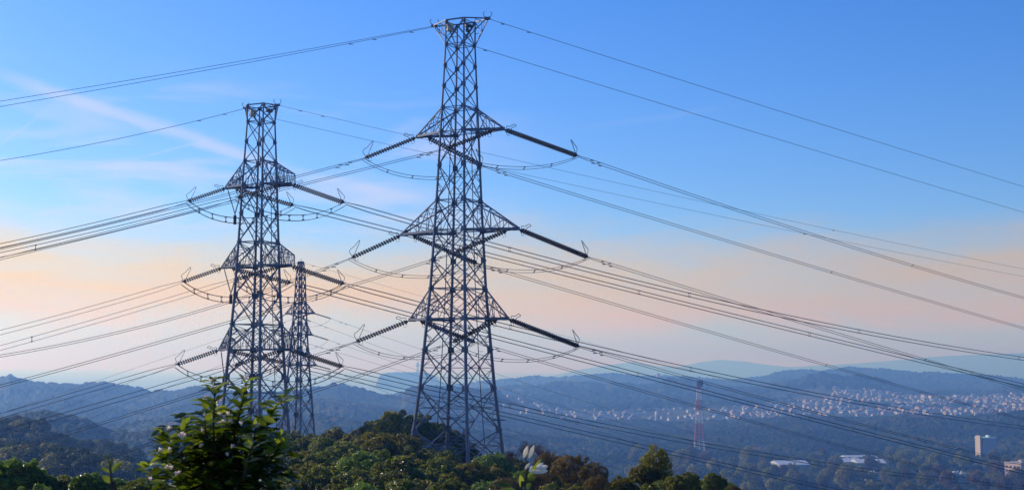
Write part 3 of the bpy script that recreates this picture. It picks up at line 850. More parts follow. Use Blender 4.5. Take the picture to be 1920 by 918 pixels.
def spacer_obj(c, offs, root, side):
    mb = MB()
    for i in range(len(offs)):
        mb.tube(c + offs[i], c + offs[(i + 1) % len(offs)], 0.03, None, 4)
        mb.tube(c + offs[i] - side.cross(UP) * 0.09, c + offs[i] + side.cross(UP) * 0.09, 0.06, None, 5)
    mb.build('spacer', M['steel_dark'], root)
def wire(P0, hd, mid, end, label, group, offs=((0, 0),), r=0.031, spac=(), damp=(), ext=1.35, nseg=70, cat='power line', name='conductor_bundle'):
    s1, A = hit(P0, hd, *mid); s2, B = hit(P0, hd, *end)
    b1, b2 = A.z - P0.z, B.z - P0.z
    c = (b2 / s2 - b1 / s1) / (s2 - s1); b = b1 / s1 - c * s1
    if c < 0.00002:
        c = 0.00005; b = b2 / s2 - c * s2
    side = hd.cross(UP).normalized()
    root = thing(name, label, cat, P0, group)
    f = lambda s_: P0 + hd * s_ + UP * (b * s_ + c * s_ * s_)
    S = s2 * ext
    O = [side * a_ + UP * h_ for a_, h_ in offs]
    for o_ in O:
        mb = MB()
        pts = []
        for k in range(nseg + 1):
            s_ = S * (k / nseg) ** 1.15
            conv = min(1.0, s_ / 2.5)
            pts.append(f(s_) + o_ * (0.45 + 0.55 * conv))
        mb.poly(pts, r, 4)
        mb.build('conductor', M['wire'], root)
    for s_ in spac:
        if s_ < S and len(O) > 1: spacer_obj(f(s_), O, root, side)
    for s_ in damp:
        for q, o_ in enumerate(O[:2]):
            cc = f(s_ + 0.35 * q) + o_ - UP * 0.10
            mb = MB()
            mb.lathe(cc - hd * 0.2, cc + hd * 0.2, [(0, .05), (.11, .06), (.12, .02), (.28, .02), (.29, .06), (.40, .05)], 6)
            mb.tube(cc, cc + UP * 0.12, 0.03, None, 4)
            mb.build('vibration_damper', M['steel_dark'], root)
    return root
def jumper(A, B, sag, label, group, offs, r=0.024, nsp=4, pw=2.3, bow=None, zfix=None):
    root = thing('jumper_loop', label, 'jumper cable', A, group)
    h_ = (B - A); h_.z = 0; h_.normalize(); side = h_.cross(UP)
    bow = bow or Vector((0, 0, 0))
    def f(t_):
        g_ = 1 - abs(2 * t_ - 1) ** pw
        return A.lerp(B, t_) - UP * (sag * g_) + bow * g_
    O = [side * a_ + UP * b_ for a_, b_ in offs]
    for q, o_ in enumerate(O):
        mb = MB(); mb.poly([f(k / 40) + o_ * (1 + 0.3 * math.sin(k / 40 * math.pi)) for k in range(41)], r, 4)
        mb.build('conductor', M['wire'], root)
    for k in range(nsp):
        spacer_obj(f((k + 1) / (nsp + 1)), O, root, side)
    return root

TWIN = ((0.10, 0.10), (-0.10, -0.10))
QUAD = ((0.17, 0.26), (-0.17, 0.26), (-0.17, -0.26), (0.17, -0.26))
LEV = ('uppermost', 'middle', 'lowest')
H1R, H1L = heading(40, 1), heading(24, -1)
def phase(T, lvl, sg, pyl, who, inb, HR, HL, Lend, Lmid, Ledge, Rend, Rmid, Redge, offs, sag, mat, spac, bow, dr=0.17, sep=0.13, nsp=4, horns=True, chains=2, pitch=.34, r=.032, damp=True):
    tip = T[lvl, sg]
    arm = f'{LEV[lvl]} {"left" if sg < 0 else "right"} arm of the {who} pylon'
    # the span on the arm's own side starts at the tip, the other one a little inboard
    inner = tip - pyl.a * (sg * inb) - UP * 0.05
    aL, aR = (tip, inner) if sg < 0 else (inner, tip)
    _, EL = hit(aL, HL, *Lend); _, ER = hit(aR, HR, *Rend)
    insulator(aL, EL, f'dark insulator string pulling left from the {arm}', 'insulator strings of the pylons', dr, sep, mat, pitch, horns, chains)
    insulator(aR, ER, f'dark insulator string pulling right from the {arm}', 'insulator strings of the pylons', dr, sep, mat, pitch, horns, chains)
    if Ledge:
        wire(EL, HL, Lmid, Ledge, f'power line leading left from the {arm}', 'power lines', offs, r, spac[0], (1.3, 2.3) if damp else ())
    wire(ER, HR, Rmid, Redge, f'power line leading down right from the {arm}', 'power lines', offs, r, spac[1], (1.8, 2.8) if damp else (), ext=1.6)
    jumper(EL, ER, sag, f'slack jumper cable hung under the {arm}', 'jumper cables under the arms', offs, r * 0.95, nsp, bow=bow)
    return EL, ER
a1 = p1.a; b1v = p1.b
D1 = [((680, 298), (545, 334), (0, 466), (907, 312), (1200, 402), (1920, 615)), ((832, 280), (695, 311), (0, 485), (1085, 293), (1401, 400), (1920, 558)),
      ((655, 485), (545, 527), (0, 667), (897, 495), (1200, 584), (1920, 786)), ((850, 475), (435, 602), (87, 700), (1105, 483), (1500, 602), (1920, 729)),
      ((663, 642), (545, 681), (0, 850), (893, 642), (1200, 731), (1778, 887)), ((846, 642), (583, 735), (230, 847), (1088, 650), (1400, 738), (1920, 870))]
for q, d_ in enumerate(D1):
    lvl, sg = q // 2, (-1, 1)[q % 2]
    phase(T1, lvl, sg, p1, 'tallest', 0.9, H1R, H1L, *d_, TWIN, 1.6, 'porcelain', ((), (60, 120)), b1v * (-0.5 if sg > 0 else 0.0), pitch=.29)
H2R, H2L = heading(34, 1), heading(22, -1)
D2 = [((350, 378), (170, 423), (0, 461), (553, 386), (1312, 571), (1920, 722)), ((442, 371), (220, 428), (0, 478), (648, 381), (1207, 532), (1920, 672)),
      ((340, 529), (170, 578), (0, 623), (548, 531), (1140, 675), (1920, 885)), ((438, 525), (220, 590), (0, 652), (648, 533), (1197, 670), (1920, 801)),
      ((328, 684), (170, 728), (0, 779), (534, 680), (940, 766), (1460, 894)), ((436, 686), (230, 745), (0, 812), (645, 688), (1182, 807), (1920, 912))]
for q, d_ in enumerate(D2):
    lvl, sg = q // 2, (-1, 1)[q % 2]
    EL, ER = phase(T2, lvl, sg, p2, 'left', 0.9, H2R, H2L, *d_, QUAD, 2.1, 'porcelain_grey', ((22, 44), (24, 55, 90, 130)), p2.b * (-0.4), 0.20, 0.16, 7, damp=False, pitch=.27)
    if sg < 0:
        tip = T2[lvl, -1]
        mid = EL.lerp(ER, 0.44) - UP * 2.0
        for (s_, nm) in ((tip - p2.a * -0.1, 'outer'), (tip + p2.a * 2.3, 'inner')):
            insulator(s_ - UP * 0.1, mid + UP * 0.7, f'{nm} leg of the V-shaped hanging insulators under the {LEV[lvl]} left arm of the left pylon', 'hanging V insulators', 0.10, 0.02, 'porcelain_grey', 0.16, False, 1)
        mb = MB(); mb.tube(mid + UP * 0.55, mid - UP * 0.55, 0.2, None, 8); mb.tube(mid + UP * 0.75, mid + UP * 0.5, 0.08)
        tag(mb.build('jumper_weight', M['steel_dark'], None, loc=mid), f'dark cylindrical weight below the V insulators of the {LEV[lvl]} left arm of the left pylon', 'weight', 'jumper weights')
H3R, H3L = heading(32, 1), heading(15, -1)
D3 = [((514, 601), (394, 640), (0, 775), (583, 602), (718, 652), (1470, 860)), ((548, 598), (427, 645), (0, 810), (621, 597), (789, 654), (1406, 840)),
      ((520, 640), (400, 690), (0, 850), (575, 643), (718, 685), (1300, 850)), ((548, 640), (391, 740), (200, 806), (616, 637), (890, 728), (1340, 880)),
      ((516, 700), (420, 750), (300, 800), (580, 700), (940, 796), (1197, 873)), ((556, 700), (470, 745), (350, 800), (620, 692), (940, 813), (1176, 882))]
for q, d_ in enumerate(D3):
    lvl, sg = q // 2, (-1, 1)[q % 2]
    phase(T3, lvl, sg, p3, 'smallest', 0.4, H3R, H3L, *d_, ((0, 0),), 1.3, 'porcelain_grey', ((), ()), Vector((0, 0, 0)), 0.15, 0.06, 0, horns=False, chains=1, pitch=0.3, r=0.024, damp=True)
# short racket horns on the small pylon's strings are drawn by the strings above; its top wire:
wire(p3.pt(492, 0.3, 0), H3R, (720, 535), (1200, 668), 'thin earth wire leading right from the top of the smallest pylon', 'earth wires', r=0.02, damp=(2.0,), cat='earth wire', name='earth_wire')
wire(tip1[1], H1R, (1400, 180), (1920, 350), 'thin earth wire leading right from the right top corner of the tallest pylon', 'earth wires', r=0.026, damp=(2.0, 5.5), cat='earth wire', name='earth_wire', ext=1.6)
wire(p1.pt(86, 1.1, 0.8), H1R, (1400, 225), (1920, 398), 'thin earth wire leading right from the neck of the tallest pylon', 'earth wires', r=0.026, damp=(1.5,), cat='earth wire', name='earth_wire', ext=1.6)
wire(tip1[0], H1L, (305, 140), (0, 190), 'upper of the two earth wires leading left from the top of the tallest pylon', 'earth wires', r=0.026, cat='earth wire', name='earth_wire')
wire(tip1[0] - UP * 0.1, H1L, (348, 139), (0, 200), 'lower earth wire leading left from the top of the tallest pylon, with dampers', 'earth wires', r=0.026, damp=(2.5, 6.5, 9), cat='earth wire', name='earth_wire')
wire(tip2[0], H2L, (255, 253), (0, 301), 'earth wire leading left from the top of the left pylon', 'earth wires', r=0.034, damp=(2.5, 5.5), cat='earth wire', name='earth_wire')
wire(tip2[1], H2R, (1140, 339), (1920, 504), 'upper earth wire leading right from the top of the left pylon', 'earth wires', r=0.022, damp=(3, 6, 95), cat='earth wire', name='earth_wire')
wire(p2.pt(222, 1.2, 0.3), H2R, (1140, 361), (1920, 518), 'lower earth wire leading right from the neck of the left pylon', 'earth wires', r=0.022, damp=(90,), cat='earth wire', name='earth_wire')

# ------------------------------------------------------------------ trees
def crown_mesh(name, mat, seed, n_leaf=9000, n_cl=26, leaf=0.07, zr=0.85, cl_r=(0.22, 0.42), low=-0.45, tall=0.0, twig=False):
    rg = np.random.default_rng(seed)
    C_ = []
    for k in range(n_cl):
        ph = rg.uniform(0, 2 * math.pi); zz = rg.uniform(low, 1.0)
        rr = math.sqrt(max(0.05, 1 - zz * zz * (1 if zz > 0 else 0.35)))
        q = rg.uniform(0.5, 0.82)
        C_.append((rr * q * math.cos(ph), rr * q * math.sin(ph), zz * zr * q, rg.uniform(*cl_r)))
    for k in range(n_cl):      # small tufts standing out of the outline
        ph = rg.uniform(0, 2 * math.pi); zz = rg.uniform(low * 0.5, 1.0); rr = math.sqrt(max(0.05, 1 - zz * zz * (1 if zz > 0 else 0.35))); q = rg.uniform(0.82, 1.08)
        C_.append((rr * q * math.cos(ph), rr * q * math.sin(ph), zz * zr * q, rg.uniform(0.07, 0.16)))
    C_.append((0, 0, 0.1, 0.55)); C_.append((0.1, 0, -0.2, 0.55))
    C_ = np.array(C_)
    wgt = C_[:, 3] ** 1.7; wgt /= wgt.sum()
    ci = rg.choice(len(C_), n_leaf * 2, p=wgt)
    d = rg.normal(size=(n_leaf * 2, 3)); d /= np.linalg.norm(d, axis=1)[:, None]
    rad_ = C_[ci, 3] * (0.72 + 0.36 * rg.random(n_leaf * 2) ** 0.7)
    P = C_[ci, :3] + d * rad_[:, None]
    # drop leaves deep inside another clump
    keep = np.ones(len(P), bool)
    for c in C_:
        dd = np.linalg.norm(P - c[:3], axis=1)
        keep &= ~((dd < c[3] * 0.66))
    P = P[keep][:n_leaf]; d = d[keep][:n_leaf]
    n_ = len(P)
    nrm = d * 0.8 + rg.normal(size=(n_, 3)) * 0.55 + np.array([0, 0, 0.35]); nrm /= np.linalg.norm(nrm, axis=1)[:, None]
    t1 = np.cross(nrm, rg.normal(size=(n_, 3))); t1 /= np.linalg.norm(t1, axis=1)[:, None]
    t2 = np.cross(nrm, t1)
    s_ = leaf * rg.uniform(0.6, 1.4, (n_, 1))
    V = np.stack([P - t1 * s_, P + t2 * s_ * 0.5 + nrm * s_ * 0.12, P + t1 * s_, P - t2 * s_ * 0.5 + nrm * s_ * 0.12], 1).reshape(-1, 3)
    Q = np.arange(n_ * 4).reshape(-1, 4)
    return np_mesh(name, V, Q, [M[mat]], False)
def trunk_mesh(seed, n_limb=6, reach=0.6, mat='bark', top=0.45, base=-5.0, r=0.07):
    rg = random.Random(seed); mb = MB()
    pts = [Vector((0, 0, base)), Vector((0.03, 0.02, -1.2)), Vector((0.0, 0.05, 0)), Vector((0.04, 0, top))]
    mb.poly(pts, r, 6, radii=[r * 1.2, r, r * 0.7, r * 0.25])
    for k in range(n_limb):
        ph = 2 * math.pi * k / n_limb + rg.uniform(-0.3, 0.3); z0 = rg.uniform(-0.8, 0.2)
        e = Vector((math.cos(ph) * reach, math.sin(ph) * reach, z0 + rg.uniform(0.3, 0.6)))
        s0 = Vector((0, 0.03, z0)); m_ = s0.lerp(e, 0.5) + Vector((0, 0, 0.08))
        mb.poly([s0, m_, e], r, 5, radii=[r * 0.5, r * 0.35, r * 0.12])
        for q in range(2):
            e2 = m_ + Vector((rg.uniform(-.35, .35), rg.uniform(-.35, .35), rg.uniform(0.1, 0.4)))
            mb.poly([m_, e2], r, 4, radii=[r * 0.25, r * 0.08])
    me = bpy.data.meshes.new('trunk'); me.from_pydata(mb.v, [], mb.f); me.materials.append(M[mat]); me.update()
    return me
CR = {
    'dark': [crown_mesh('crown', 'leaf_dark', 100 + k, 11000, 26 + 3 * k, 0.056) for k in range(4)],
    'olive': [crown_mesh('crown', 'leaf_olive', 200 + k, 11000, 28, 0.056) for k in range(3)],
    'bright': [crown_mesh('crown', 'leaf_bright', 300 + k, 9000, 26, 0.052) for k in range(2)],
    'gloss': [crown_mesh('crown', 'leaf_bright', 350 + k, 6500, 30, 0.075, cl_r=(0.2, 0.36)) for k in range(3)],
    'rust': [crown_mesh('crown', 'leaf_rust', 400 + k, 8000, 26, 0.045) for k in range(2)],
    'tall': [crown_mesh('crown', 'leaf_olive', 500, 12000, 46, 0.040, zr=1.0, cl_r=(0.15, 0.30), low=-0.9)],
    'far': [crown_mesh('crown', 'leaf_dark', 600 + k, 2600, 20, 0.085, cl_r=(0.25, 0.45)) for k in range(3)],
    'hill': [crown_mesh('crown', 'leaf_hill', 900 + k, 3000, 20, 0.085, cl_r=(0.25, 0.45)) for k in range(3)],
    'farrust': [crown_mesh('crown', 'leaf_rust', 800, 2600, 20, 0.085, cl_r=(0.25, 0.45))],
    'farol': [crown_mesh('crown', 'leaf_olive', 700 + k, 2600, 20, 0.085, cl_r=(0.25, 0.45)) for k in range(2)],
}
TR = [trunk_mesh(k) for k in range(3)]
tree_n = 0
def tree(kind, px, ytop, D, halfw, label, cat='tree', group=None, ratio=0.9, name='evergreen_tree', trunk=True):
    global tree_n
    tree_n += 1
    rg = random.Random(tree_n * 13)
    q = at(px, ytop, D)
    R0 = halfw / F_PX * D; Rz = R0 * ratio
    gz_ = float(ground(np.array([q.x]), np.array([D]))[0])
    cz = q.z - Rz * 0.95
    root = thing(name, label, cat, (q.x, D, min(gz_, q.z - Rz * 1.6)), group)
    cr = bpy.data.objects.new('crown', rg.choice(CR[kind])); COL.objects.link(cr); cr.parent = root
    cr.location = (0, 0, cz - root.location.z); cr.scale = (R0, R0 * rg.uniform(0.9, 1.1), Rz * rg.uniform(0.95, 1.05)); cr.rotation_euler = (rg.uniform(-.12, .12), rg.uniform(-.12, .12), rg.uniform(0, 6.28))
    if trunk:
        tk = bpy.data.objects.new('trunk', rg.choice(TR)); COL.objects.link(tk); tk.parent = root
        tk.location = (0, 0, cz - root.location.z); tk.scale = (R0, R0, Rz); tk.rotation_euler = (0, 0, rg.uniform(0, 6.28))
    return root
G_E = 'evergreens on the near hilltop'
L_BACK = 'rounded dark evergreen crown on the skyline of the hilltop, behind or beside the tallest pylon'
L_MID = 'dense evergreen crown in the thick of the hilltop wood below the pylons'
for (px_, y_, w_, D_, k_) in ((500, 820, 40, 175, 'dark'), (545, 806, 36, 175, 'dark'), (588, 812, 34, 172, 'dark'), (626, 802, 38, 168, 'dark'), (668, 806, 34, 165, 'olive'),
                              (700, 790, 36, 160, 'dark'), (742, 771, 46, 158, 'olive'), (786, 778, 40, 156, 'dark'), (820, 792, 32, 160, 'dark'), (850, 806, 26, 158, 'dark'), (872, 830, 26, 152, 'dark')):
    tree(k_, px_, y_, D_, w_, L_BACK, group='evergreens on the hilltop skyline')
for (px_, y_, w_, D_) in ((778, 836, 26, 148), (806, 829, 28, 150), (838, 832, 28, 151), (868, 840, 24, 152), (900, 853, 26, 150), (935, 853, 26, 132), (965, 856, 28, 126)):
    tree('dark', px_, y_, D_, w_, 'dark evergreen crown packed between or right beside the feet of the tallest pylon', group='evergreens between the feet of the tallest pylon')
rg = random.Random(4)
top_line = [(-200, 930), (440, 850), (520, 830), (600, 822), (700, 808), (760, 812), (775, 829), (860, 840), (900, 850), (960, 846), (1000, 845), (1050, 849), (1100, 861), (1150, 892), (1180, 905), (1500, 940)]
def tl(x): return float(np.interp(x, [p_[0] for p_ in top_line], [p_[1] for p_ in top_line]))
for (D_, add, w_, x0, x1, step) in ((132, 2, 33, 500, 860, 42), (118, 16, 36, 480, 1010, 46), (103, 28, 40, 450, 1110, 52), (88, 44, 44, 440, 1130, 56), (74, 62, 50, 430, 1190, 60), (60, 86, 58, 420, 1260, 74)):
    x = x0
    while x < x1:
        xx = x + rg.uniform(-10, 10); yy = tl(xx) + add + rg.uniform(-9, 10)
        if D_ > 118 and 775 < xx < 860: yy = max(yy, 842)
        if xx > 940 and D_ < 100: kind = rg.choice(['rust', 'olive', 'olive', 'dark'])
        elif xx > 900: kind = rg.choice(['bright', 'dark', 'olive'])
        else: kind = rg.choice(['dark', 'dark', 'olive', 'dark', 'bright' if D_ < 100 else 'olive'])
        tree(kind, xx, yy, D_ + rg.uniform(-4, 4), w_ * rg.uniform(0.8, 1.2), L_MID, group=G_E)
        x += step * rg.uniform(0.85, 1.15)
tree('rust', 1075, 850, 86, 38, 'yellow and rust tinted crown along the sloping right edge of the hilltop wood', group='autumn tinted crowns on the right slope')
tree('rust', 1030, 847, 92, 34, 'yellow and rust tinted crown along the sloping right edge of the hilltop wood', group='autumn tinted crowns on the right slope')
tree('rust', 1112, 866, 80, 30, 'yellow and rust tinted crown along the sloping right edge of the hilltop wood', group='autumn tinted crowns on the right slope')
tree('bright', 925, 846, 112, 40, 'fresh green glossy crown hiding the right foot of the tallest pylon')
tree('tall', 1230, 838, 66, 29, 'tall olive green tree rising alone above the low shrubs, right of centre', ratio=1.45, name='broadleaf_tree')
tree('olive', 1212, 868, 65, 30, 'small bushy tree pressed against the left side of the lone tall olive tree', name='broadleaf_tree')
tree('rust', 1119, 888, 62, 24, 'small rust coloured bush just left of the low shrubs around the lone tall tree', cat='bush', name='bush')
for (px_, y_, w_, k_) in ((1165, 892, 30, 'olive'), (1272, 886, 28, 'olive'), (1292, 882, 22, 'olive'), (1340, 886, 24, 'dark'), (1316, 896, 30, 'dark'), (1362, 903, 22, 'bright'), (1240, 900, 50, 'dark'), (1190, 904, 40, 'dark'), (1140, 912, 40, 'olive'), (1090, 908, 40, 'olive')):
    tree(k_, px_, y_, 64 + rg.uniform(-3, 5), w_, 'low dark shrub in the row along the bottom edge around the lone tall olive tree', cat='shrub', group='low shrubs at the bottom right', name='shrub')
tree('rust', 1376, 908, 62, 14, 'tiny orange tipped shrub at the right end of the low shrub row', cat='shrub', name='shrub')
for (px_, y_, w_, k_) in ((30, 856, 44, 'gloss'), (-30, 850, 50, 'gloss'), (80, 884, 36, 'gloss'), (125, 890, 34, 'dark'), (168, 884, 34, 'gloss'), (212, 893, 34, 'gloss'), (258, 896, 34, 'dark'), (60, 905, 50, 'gloss'), (290, 905, 40, 'dark'), (-100, 860, 60, 'dark'), (340, 912, 40, 'dark'), (400, 915, 40, 'dark')):
    tree(k_, px_, y_, 44 + rg.uniform(-3, 4), w_, 'glossy green shrub among those filling the bottom left corner', cat='shrub', group='glossy shrubs at the bottom left', name='shrub')
# bare brown bush beside the right foot of the pylon
def bare_bush(px_, ytop, D_, hw, label, seed):
    q = at(px_, ytop, D_); R0 = hw / F_PX * D_
    base = Vector((q.x, D_, q.z - R0 * 2.4)); rg_ = random.Random(seed); mb = MB()
    def grow(p, d, L, r, lev):
        e = p + d * L; mb.poly([p, p.lerp(e, .5) + Vector((rg_.uniform(-.04, .04), 0, 0.02)), e], r, 3, radii=[r, r * .8, r * .5])
        if lev == 0: return
        for _ in range(4 if lev > 1 else 5):
            nd = (d + Vector((rg_.uniform(-.6, .6), rg_.uniform(-.6, .6), rg_.uniform(-.1, .4)))).normalized()
            grow(p.lerp(e, rg_.uniform(.45, 1)), nd, L * rg_.uniform(.55, .75), r * 0.6, lev - 1)
    for k in range(6):
        a_ = rg_.uniform(0, 6.28); grow(base + Vector((math.cos(a_) * .2, math.sin(a_) * .2, 0)), Vector((math.cos(a_) * .35, math.sin(a_) * .35, 1)).normalized(), R0 * 1.0, R0 * 0.03, 4)
    root = thing('bare_bush', label, 'bush', base); mb.build('branches', M['twig'], root)
bare_bush(995, 822, 104, 22, 'bare purplish brown bush standing behind the white flower buds', 3)
bare_bush(965, 838, 106, 16, 'bare brown bush between the right foot of the tallest pylon and the taller bare bush', 5)
bare_bush(1018, 836, 100, 14, 'bare twiggy bush at the right shoulder of the taller purplish bare bush', 8)
# trees on the dark hill at the left
rg = random.Random(22)
cand = []
for k in range(2600):
    D_ = rg.uniform(290, 640); px_ = rg.uniform(-190, 330); X_ = (px_ - 960) / F_PX * D_
    cand.append((D_, px_, X_))
cz_ = ground(np.array([c_[2] for c_ in cand]), np.array([c_[0] for c_ in cand]))
order = sorted(range(len(cand)), key=lambda i: cand[i][0])
colmax = {}
kx = 0; used = []
for i in order:
    D_, px_, X_ = cand[i]; z_ = float(cz_[i]); top = (z_ + 5 - 110) / D_ * F_PX + 689
    cb = int(px_ // 22)
    hid = colmax.get(cb, -1e9); scr = (z_ + 5.5 - 110) / D_
    if z_ < 45 or scr < hid + 0.0006 or (-scr * F_PX > 245): continue
    if any((X_ - a_) ** 2 + ((D_ - b_) * 0.6) ** 2 < 3.0 ** 2 for a_, b_ in used): continue
    if kx >= 290: break
    colmax[cb] = max(hid, (z_ + 3.0 - 110) / D_); used.append((X_, D_)); kx += 1
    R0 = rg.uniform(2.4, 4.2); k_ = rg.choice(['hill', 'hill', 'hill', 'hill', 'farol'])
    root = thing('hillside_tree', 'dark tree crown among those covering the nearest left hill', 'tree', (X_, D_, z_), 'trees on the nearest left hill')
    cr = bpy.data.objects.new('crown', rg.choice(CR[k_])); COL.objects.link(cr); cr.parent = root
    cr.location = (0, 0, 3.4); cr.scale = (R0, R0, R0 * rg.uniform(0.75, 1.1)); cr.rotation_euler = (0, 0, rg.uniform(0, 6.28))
print('left hill trees', kx)

rg = random.Random(5)
vt = 0
while vt < 150:
    D_ = rg.uniform(960, 1450); px_ = rg.uniform(1180, 1960); X_ = (px_ - 960) / F_PX * D_
    if any(abs(px_ - c_) < w_ and -(120 if w_ in (36, 40) else 30) < D_ - d_ < 45 for c_, d_, w_ in ((1906, 1150, 34), (1849, 1500, 30), (1794, 1150, 35), (1632, 1180, 26), (1480, 1330, 40), (1580, 1400, 40), (1628, 1380, 36), (1311, 1500, 14))): continue
    z_ = float(ground(np.array([X_]), np.array([D_]))[0]); vt += 1
    R0 = rg.uniform(4.0, 7.5); k_ = rg.choice(['far', 'farol', 'farol', 'farrust'])
    nm = {'far': 'dark green', 'farol': 'olive green', 'farrust': 'russet brown'}[k_]
    root = thing('valley_tree', f'{nm} tree among the hazy valley woods at the lower right', 'tree', (X_, D_, z_), f'{nm} trees of the valley woods')
    cr = bpy.data.objects.new('crown', rg.choice(CR[k_])); COL.objects.link(cr); cr.parent = root
    cr.location = (0, 0, R0 * 0.9 + 2); cr.scale = (R0, R0, R0 * rg.uniform(0.85, 1.3)); cr.rotation_euler = (0, 0, rg.uniform(0, 6.28))

# ------------------------------------------------------------------ far buildings
def house_mesh(seed, wm, rm, w_, d_, h_, hip):
    mb = MB(); mb.cur = 0
    mb.box((0, 0, h_ / 2 - 1), w_, d_, h_ + 2)
    mb.cur = 1
    e = 0.5; rh = w_ * 0.22
    a = [(-w_ / 2 - e, -d_ / 2 - e, h_), (w_ / 2 + e, -d_ / 2 - e, h_), (w_ / 2 + e, d_ / 2 + e, h_), (-w_ / 2 - e, d_ / 2 + e, h_)]
    k = (d_ * 0.3) if hip else (-e + 0.0)
    r0, r1 = (0, -d_ / 2 + k, h_ + rh), (0, d_ / 2 - k, h_ + rh)
    mb.add(a + [r0, r1], [(0, 1, 4), (1, 2, 5, 4), (2, 3, 5), (3, 0, 4, 5), (3, 2, 1, 0)])
    mb.cur = 2
    for f_ in range(2):
        for i in (-1, 0, 1):
            mb.box((i * w_ * 0.3, -d_ / 2 - 0.02, 1.8 + f_ * 2.7), w_ * 0.14, 0.08, 1.3)
            mb.box((-w_ / 2 - 0.02, i * d_ * 0.3, 1.8 + f_ * 2.7), 0.08, d_ * 0.14, 1.3)
    me = bpy.data.meshes.new('house'); me.from_pydata([tuple(v) for v in mb.v], [], mb.f)
    for x in (wm, rm, 'window'): me.materials.append(M[x])
    me.polygons.foreach_set('material_index', mb.mi); me.update()
    return me
HM = []
for k, (wm, rm) in enumerate((('wall_white', 'roof_grey'), ('wall_cream', 'roof_brown'), ('wall_white', 'roof_brown'), ('wall_pink', 'roof_grey'), ('wall_grey', 'roof_blue'), ('wall_white', 'roof_blue'), ('wall_cream', 'roof_grey'))):
    HM.append((house_mesh(k, wm, rm, 9 + k % 3, 8 + k % 2 * 2, 5.6 + (k % 3) * 0.5, k % 2), {'wall_white': 'white', 'wall_cream': 'cream', 'wall_pink': 'pinkish', 'wall_grey': 'grey'}[wm], {'roof_grey': 'grey', 'roof_brown': 'brown', 'roof_blue': 'blue-grey'}[rm]))
rg = random.Random(99)
placed = []
def try_house(px_, D_, area):
    X_ = (px_ - 960) / F_PX * D_
    if any((X_ - a_) ** 2 + (D_ - b_) ** 2 < 13.5 ** 2 for a_, b_ in placed[-400:]): return False
    z_ = float(ground(np.array([X_]), np.array([D_]))[0])
    me, wn, rn = rg.choice(HM[:3] + HM)
    o = bpy.data.objects.new('house', me); COL.objects.link(o)
    o.location = (X_, D_, z_); o.rotation_euler = (0, 0, rg.choice((0.3, 1.87, 0.3, -0.2)) + rg.uniform(-.12, .12))
    s_ = rg.uniform(0.75, 1.2); o.scale = (s_, s_, s_ * rg.uniform(0.9, 1.25))
    tag(o, f'tiny {wn} house with {rn} roof in the {area}', 'house', f'{wn} houses with {rn} roofs in the {area}')
    placed.append((X_, D_)); return True
cnt = 0
while cnt < 238:
    D_ = rg.uniform(2520, 3330); px_ = 1440 + (rg.random() ** 0.85) * 540
    if D_ > 3050 and px_ < 1560: continue
    if try_house(px_, D_, 'hillside suburb at the right'): cnt += 1
cnt = 0
while cnt < 52:
    D_ = rg.uniform(2340, 2740); px_ = rg.choice((rg.gauss(1060, 50), rg.gauss(1170, 30), rg.uniform(1330, 1470), rg.gauss(1400, 30)))
    if not (945 < px_ < 1480): continue
    if try_house(px_, D_, 'valley suburb at the centre right'): cnt += 1

sv, sf, smi, sn = [], [], [], 0
HV = []
for me_, _, _ in HM:
    v_ = np.empty(len(me_.vertices) * 3, np.float32); me_.vertices.foreach_get('co', v_)
    HV.append((v_.reshape(-1, 3), [tuple(p_.vertices) for p_ in me_.polygons], [p_.material_index for p_ in me_.polygons], [m_.name for m_ in me_.materials]))
far_town = MB(); tmats = ['wall_white', 'wall_cream', 'wall_grey', 'roof_grey', 'roof_brown']
tx = []
while len(tx) < 1700:
    if rg.random() < 0.84:
        D_ = rg.uniform(2500, 3380); px_ = 1425 + (rg.random() ** 0.9) * 620
        if D_ > 3050 and px_ < 1540: continue
    else:
        D_ = rg.uniform(2330, 2760); px_ = rg.choice((rg.gauss(1060, 55), rg.gauss(1175, 35), rg.uniform(1240, 1470), rg.gauss(1400, 40)))
        if not (945 < px_ < 1480): continue
    X_ = (px_ - 960) / F_PX * D_
    D_ = round((D_ + 0.25 * X_) / 23) * 23 - 0.25 * X_ + rg.uniform(-2, 2)      # rows along the streets
    tx.append((X_, D_))
tz = ground(np.array([a_[0] for a_ in tx]), np.array([a_[1] for a_ in tx]))
for (X_, D_), z_ in zip(tx, tz):
    if any((X_ - a_) ** 2 + (D_ - b_) ** 2 < 9 ** 2 for a_, b_ in placed): continue
    rz_ = rg.choice((0.3, 1.87, -0.2)); w_ = rg.uniform(4.5, 9.5); d_ = rg.uniform(4.5, 8); h_ = rg.uniform(2.6, 5.6); c_ = Vector((X_, D_, z_))
    Xv, Yv_ = Vector((math.cos(rz_), math.sin(rz_), 0)), Vector((-math.sin(rz_), math.cos(rz_), 0))
    far_town.cur = rg.choice((0, 0, 1, 2, 1)); far_town.box(c_ + UP * (h_ / 2 - 1), w_, d_, h_ + 2, X=Xv, Yv=Yv_)
    far_town.cur = rg.choice((3, 3, 4))
    a_ = [c_ + Xv * (i * (w_ / 2 + .4)) + Yv_ * (j * (d_ / 2 + .4)) + UP * h_ for i, j in ((-1, -1), (1, -1), (1, 1), (-1, 1))] + [c_ + Yv_ * (i * d_ * .3) + UP * (h_ + w_ * .22) for i in (-1, 1)]
    far_town.add(a_, [(0, 1, 4), (1, 2, 5, 4), (2, 3, 5), (3, 0, 4, 5), (3, 2, 1, 0)])
tag(far_town.build('distant_houses', [M[k_] for k_ in tmats]), 'countless smaller houses packed between the others in the hillside suburbs', 'houses', None, 'stuff')

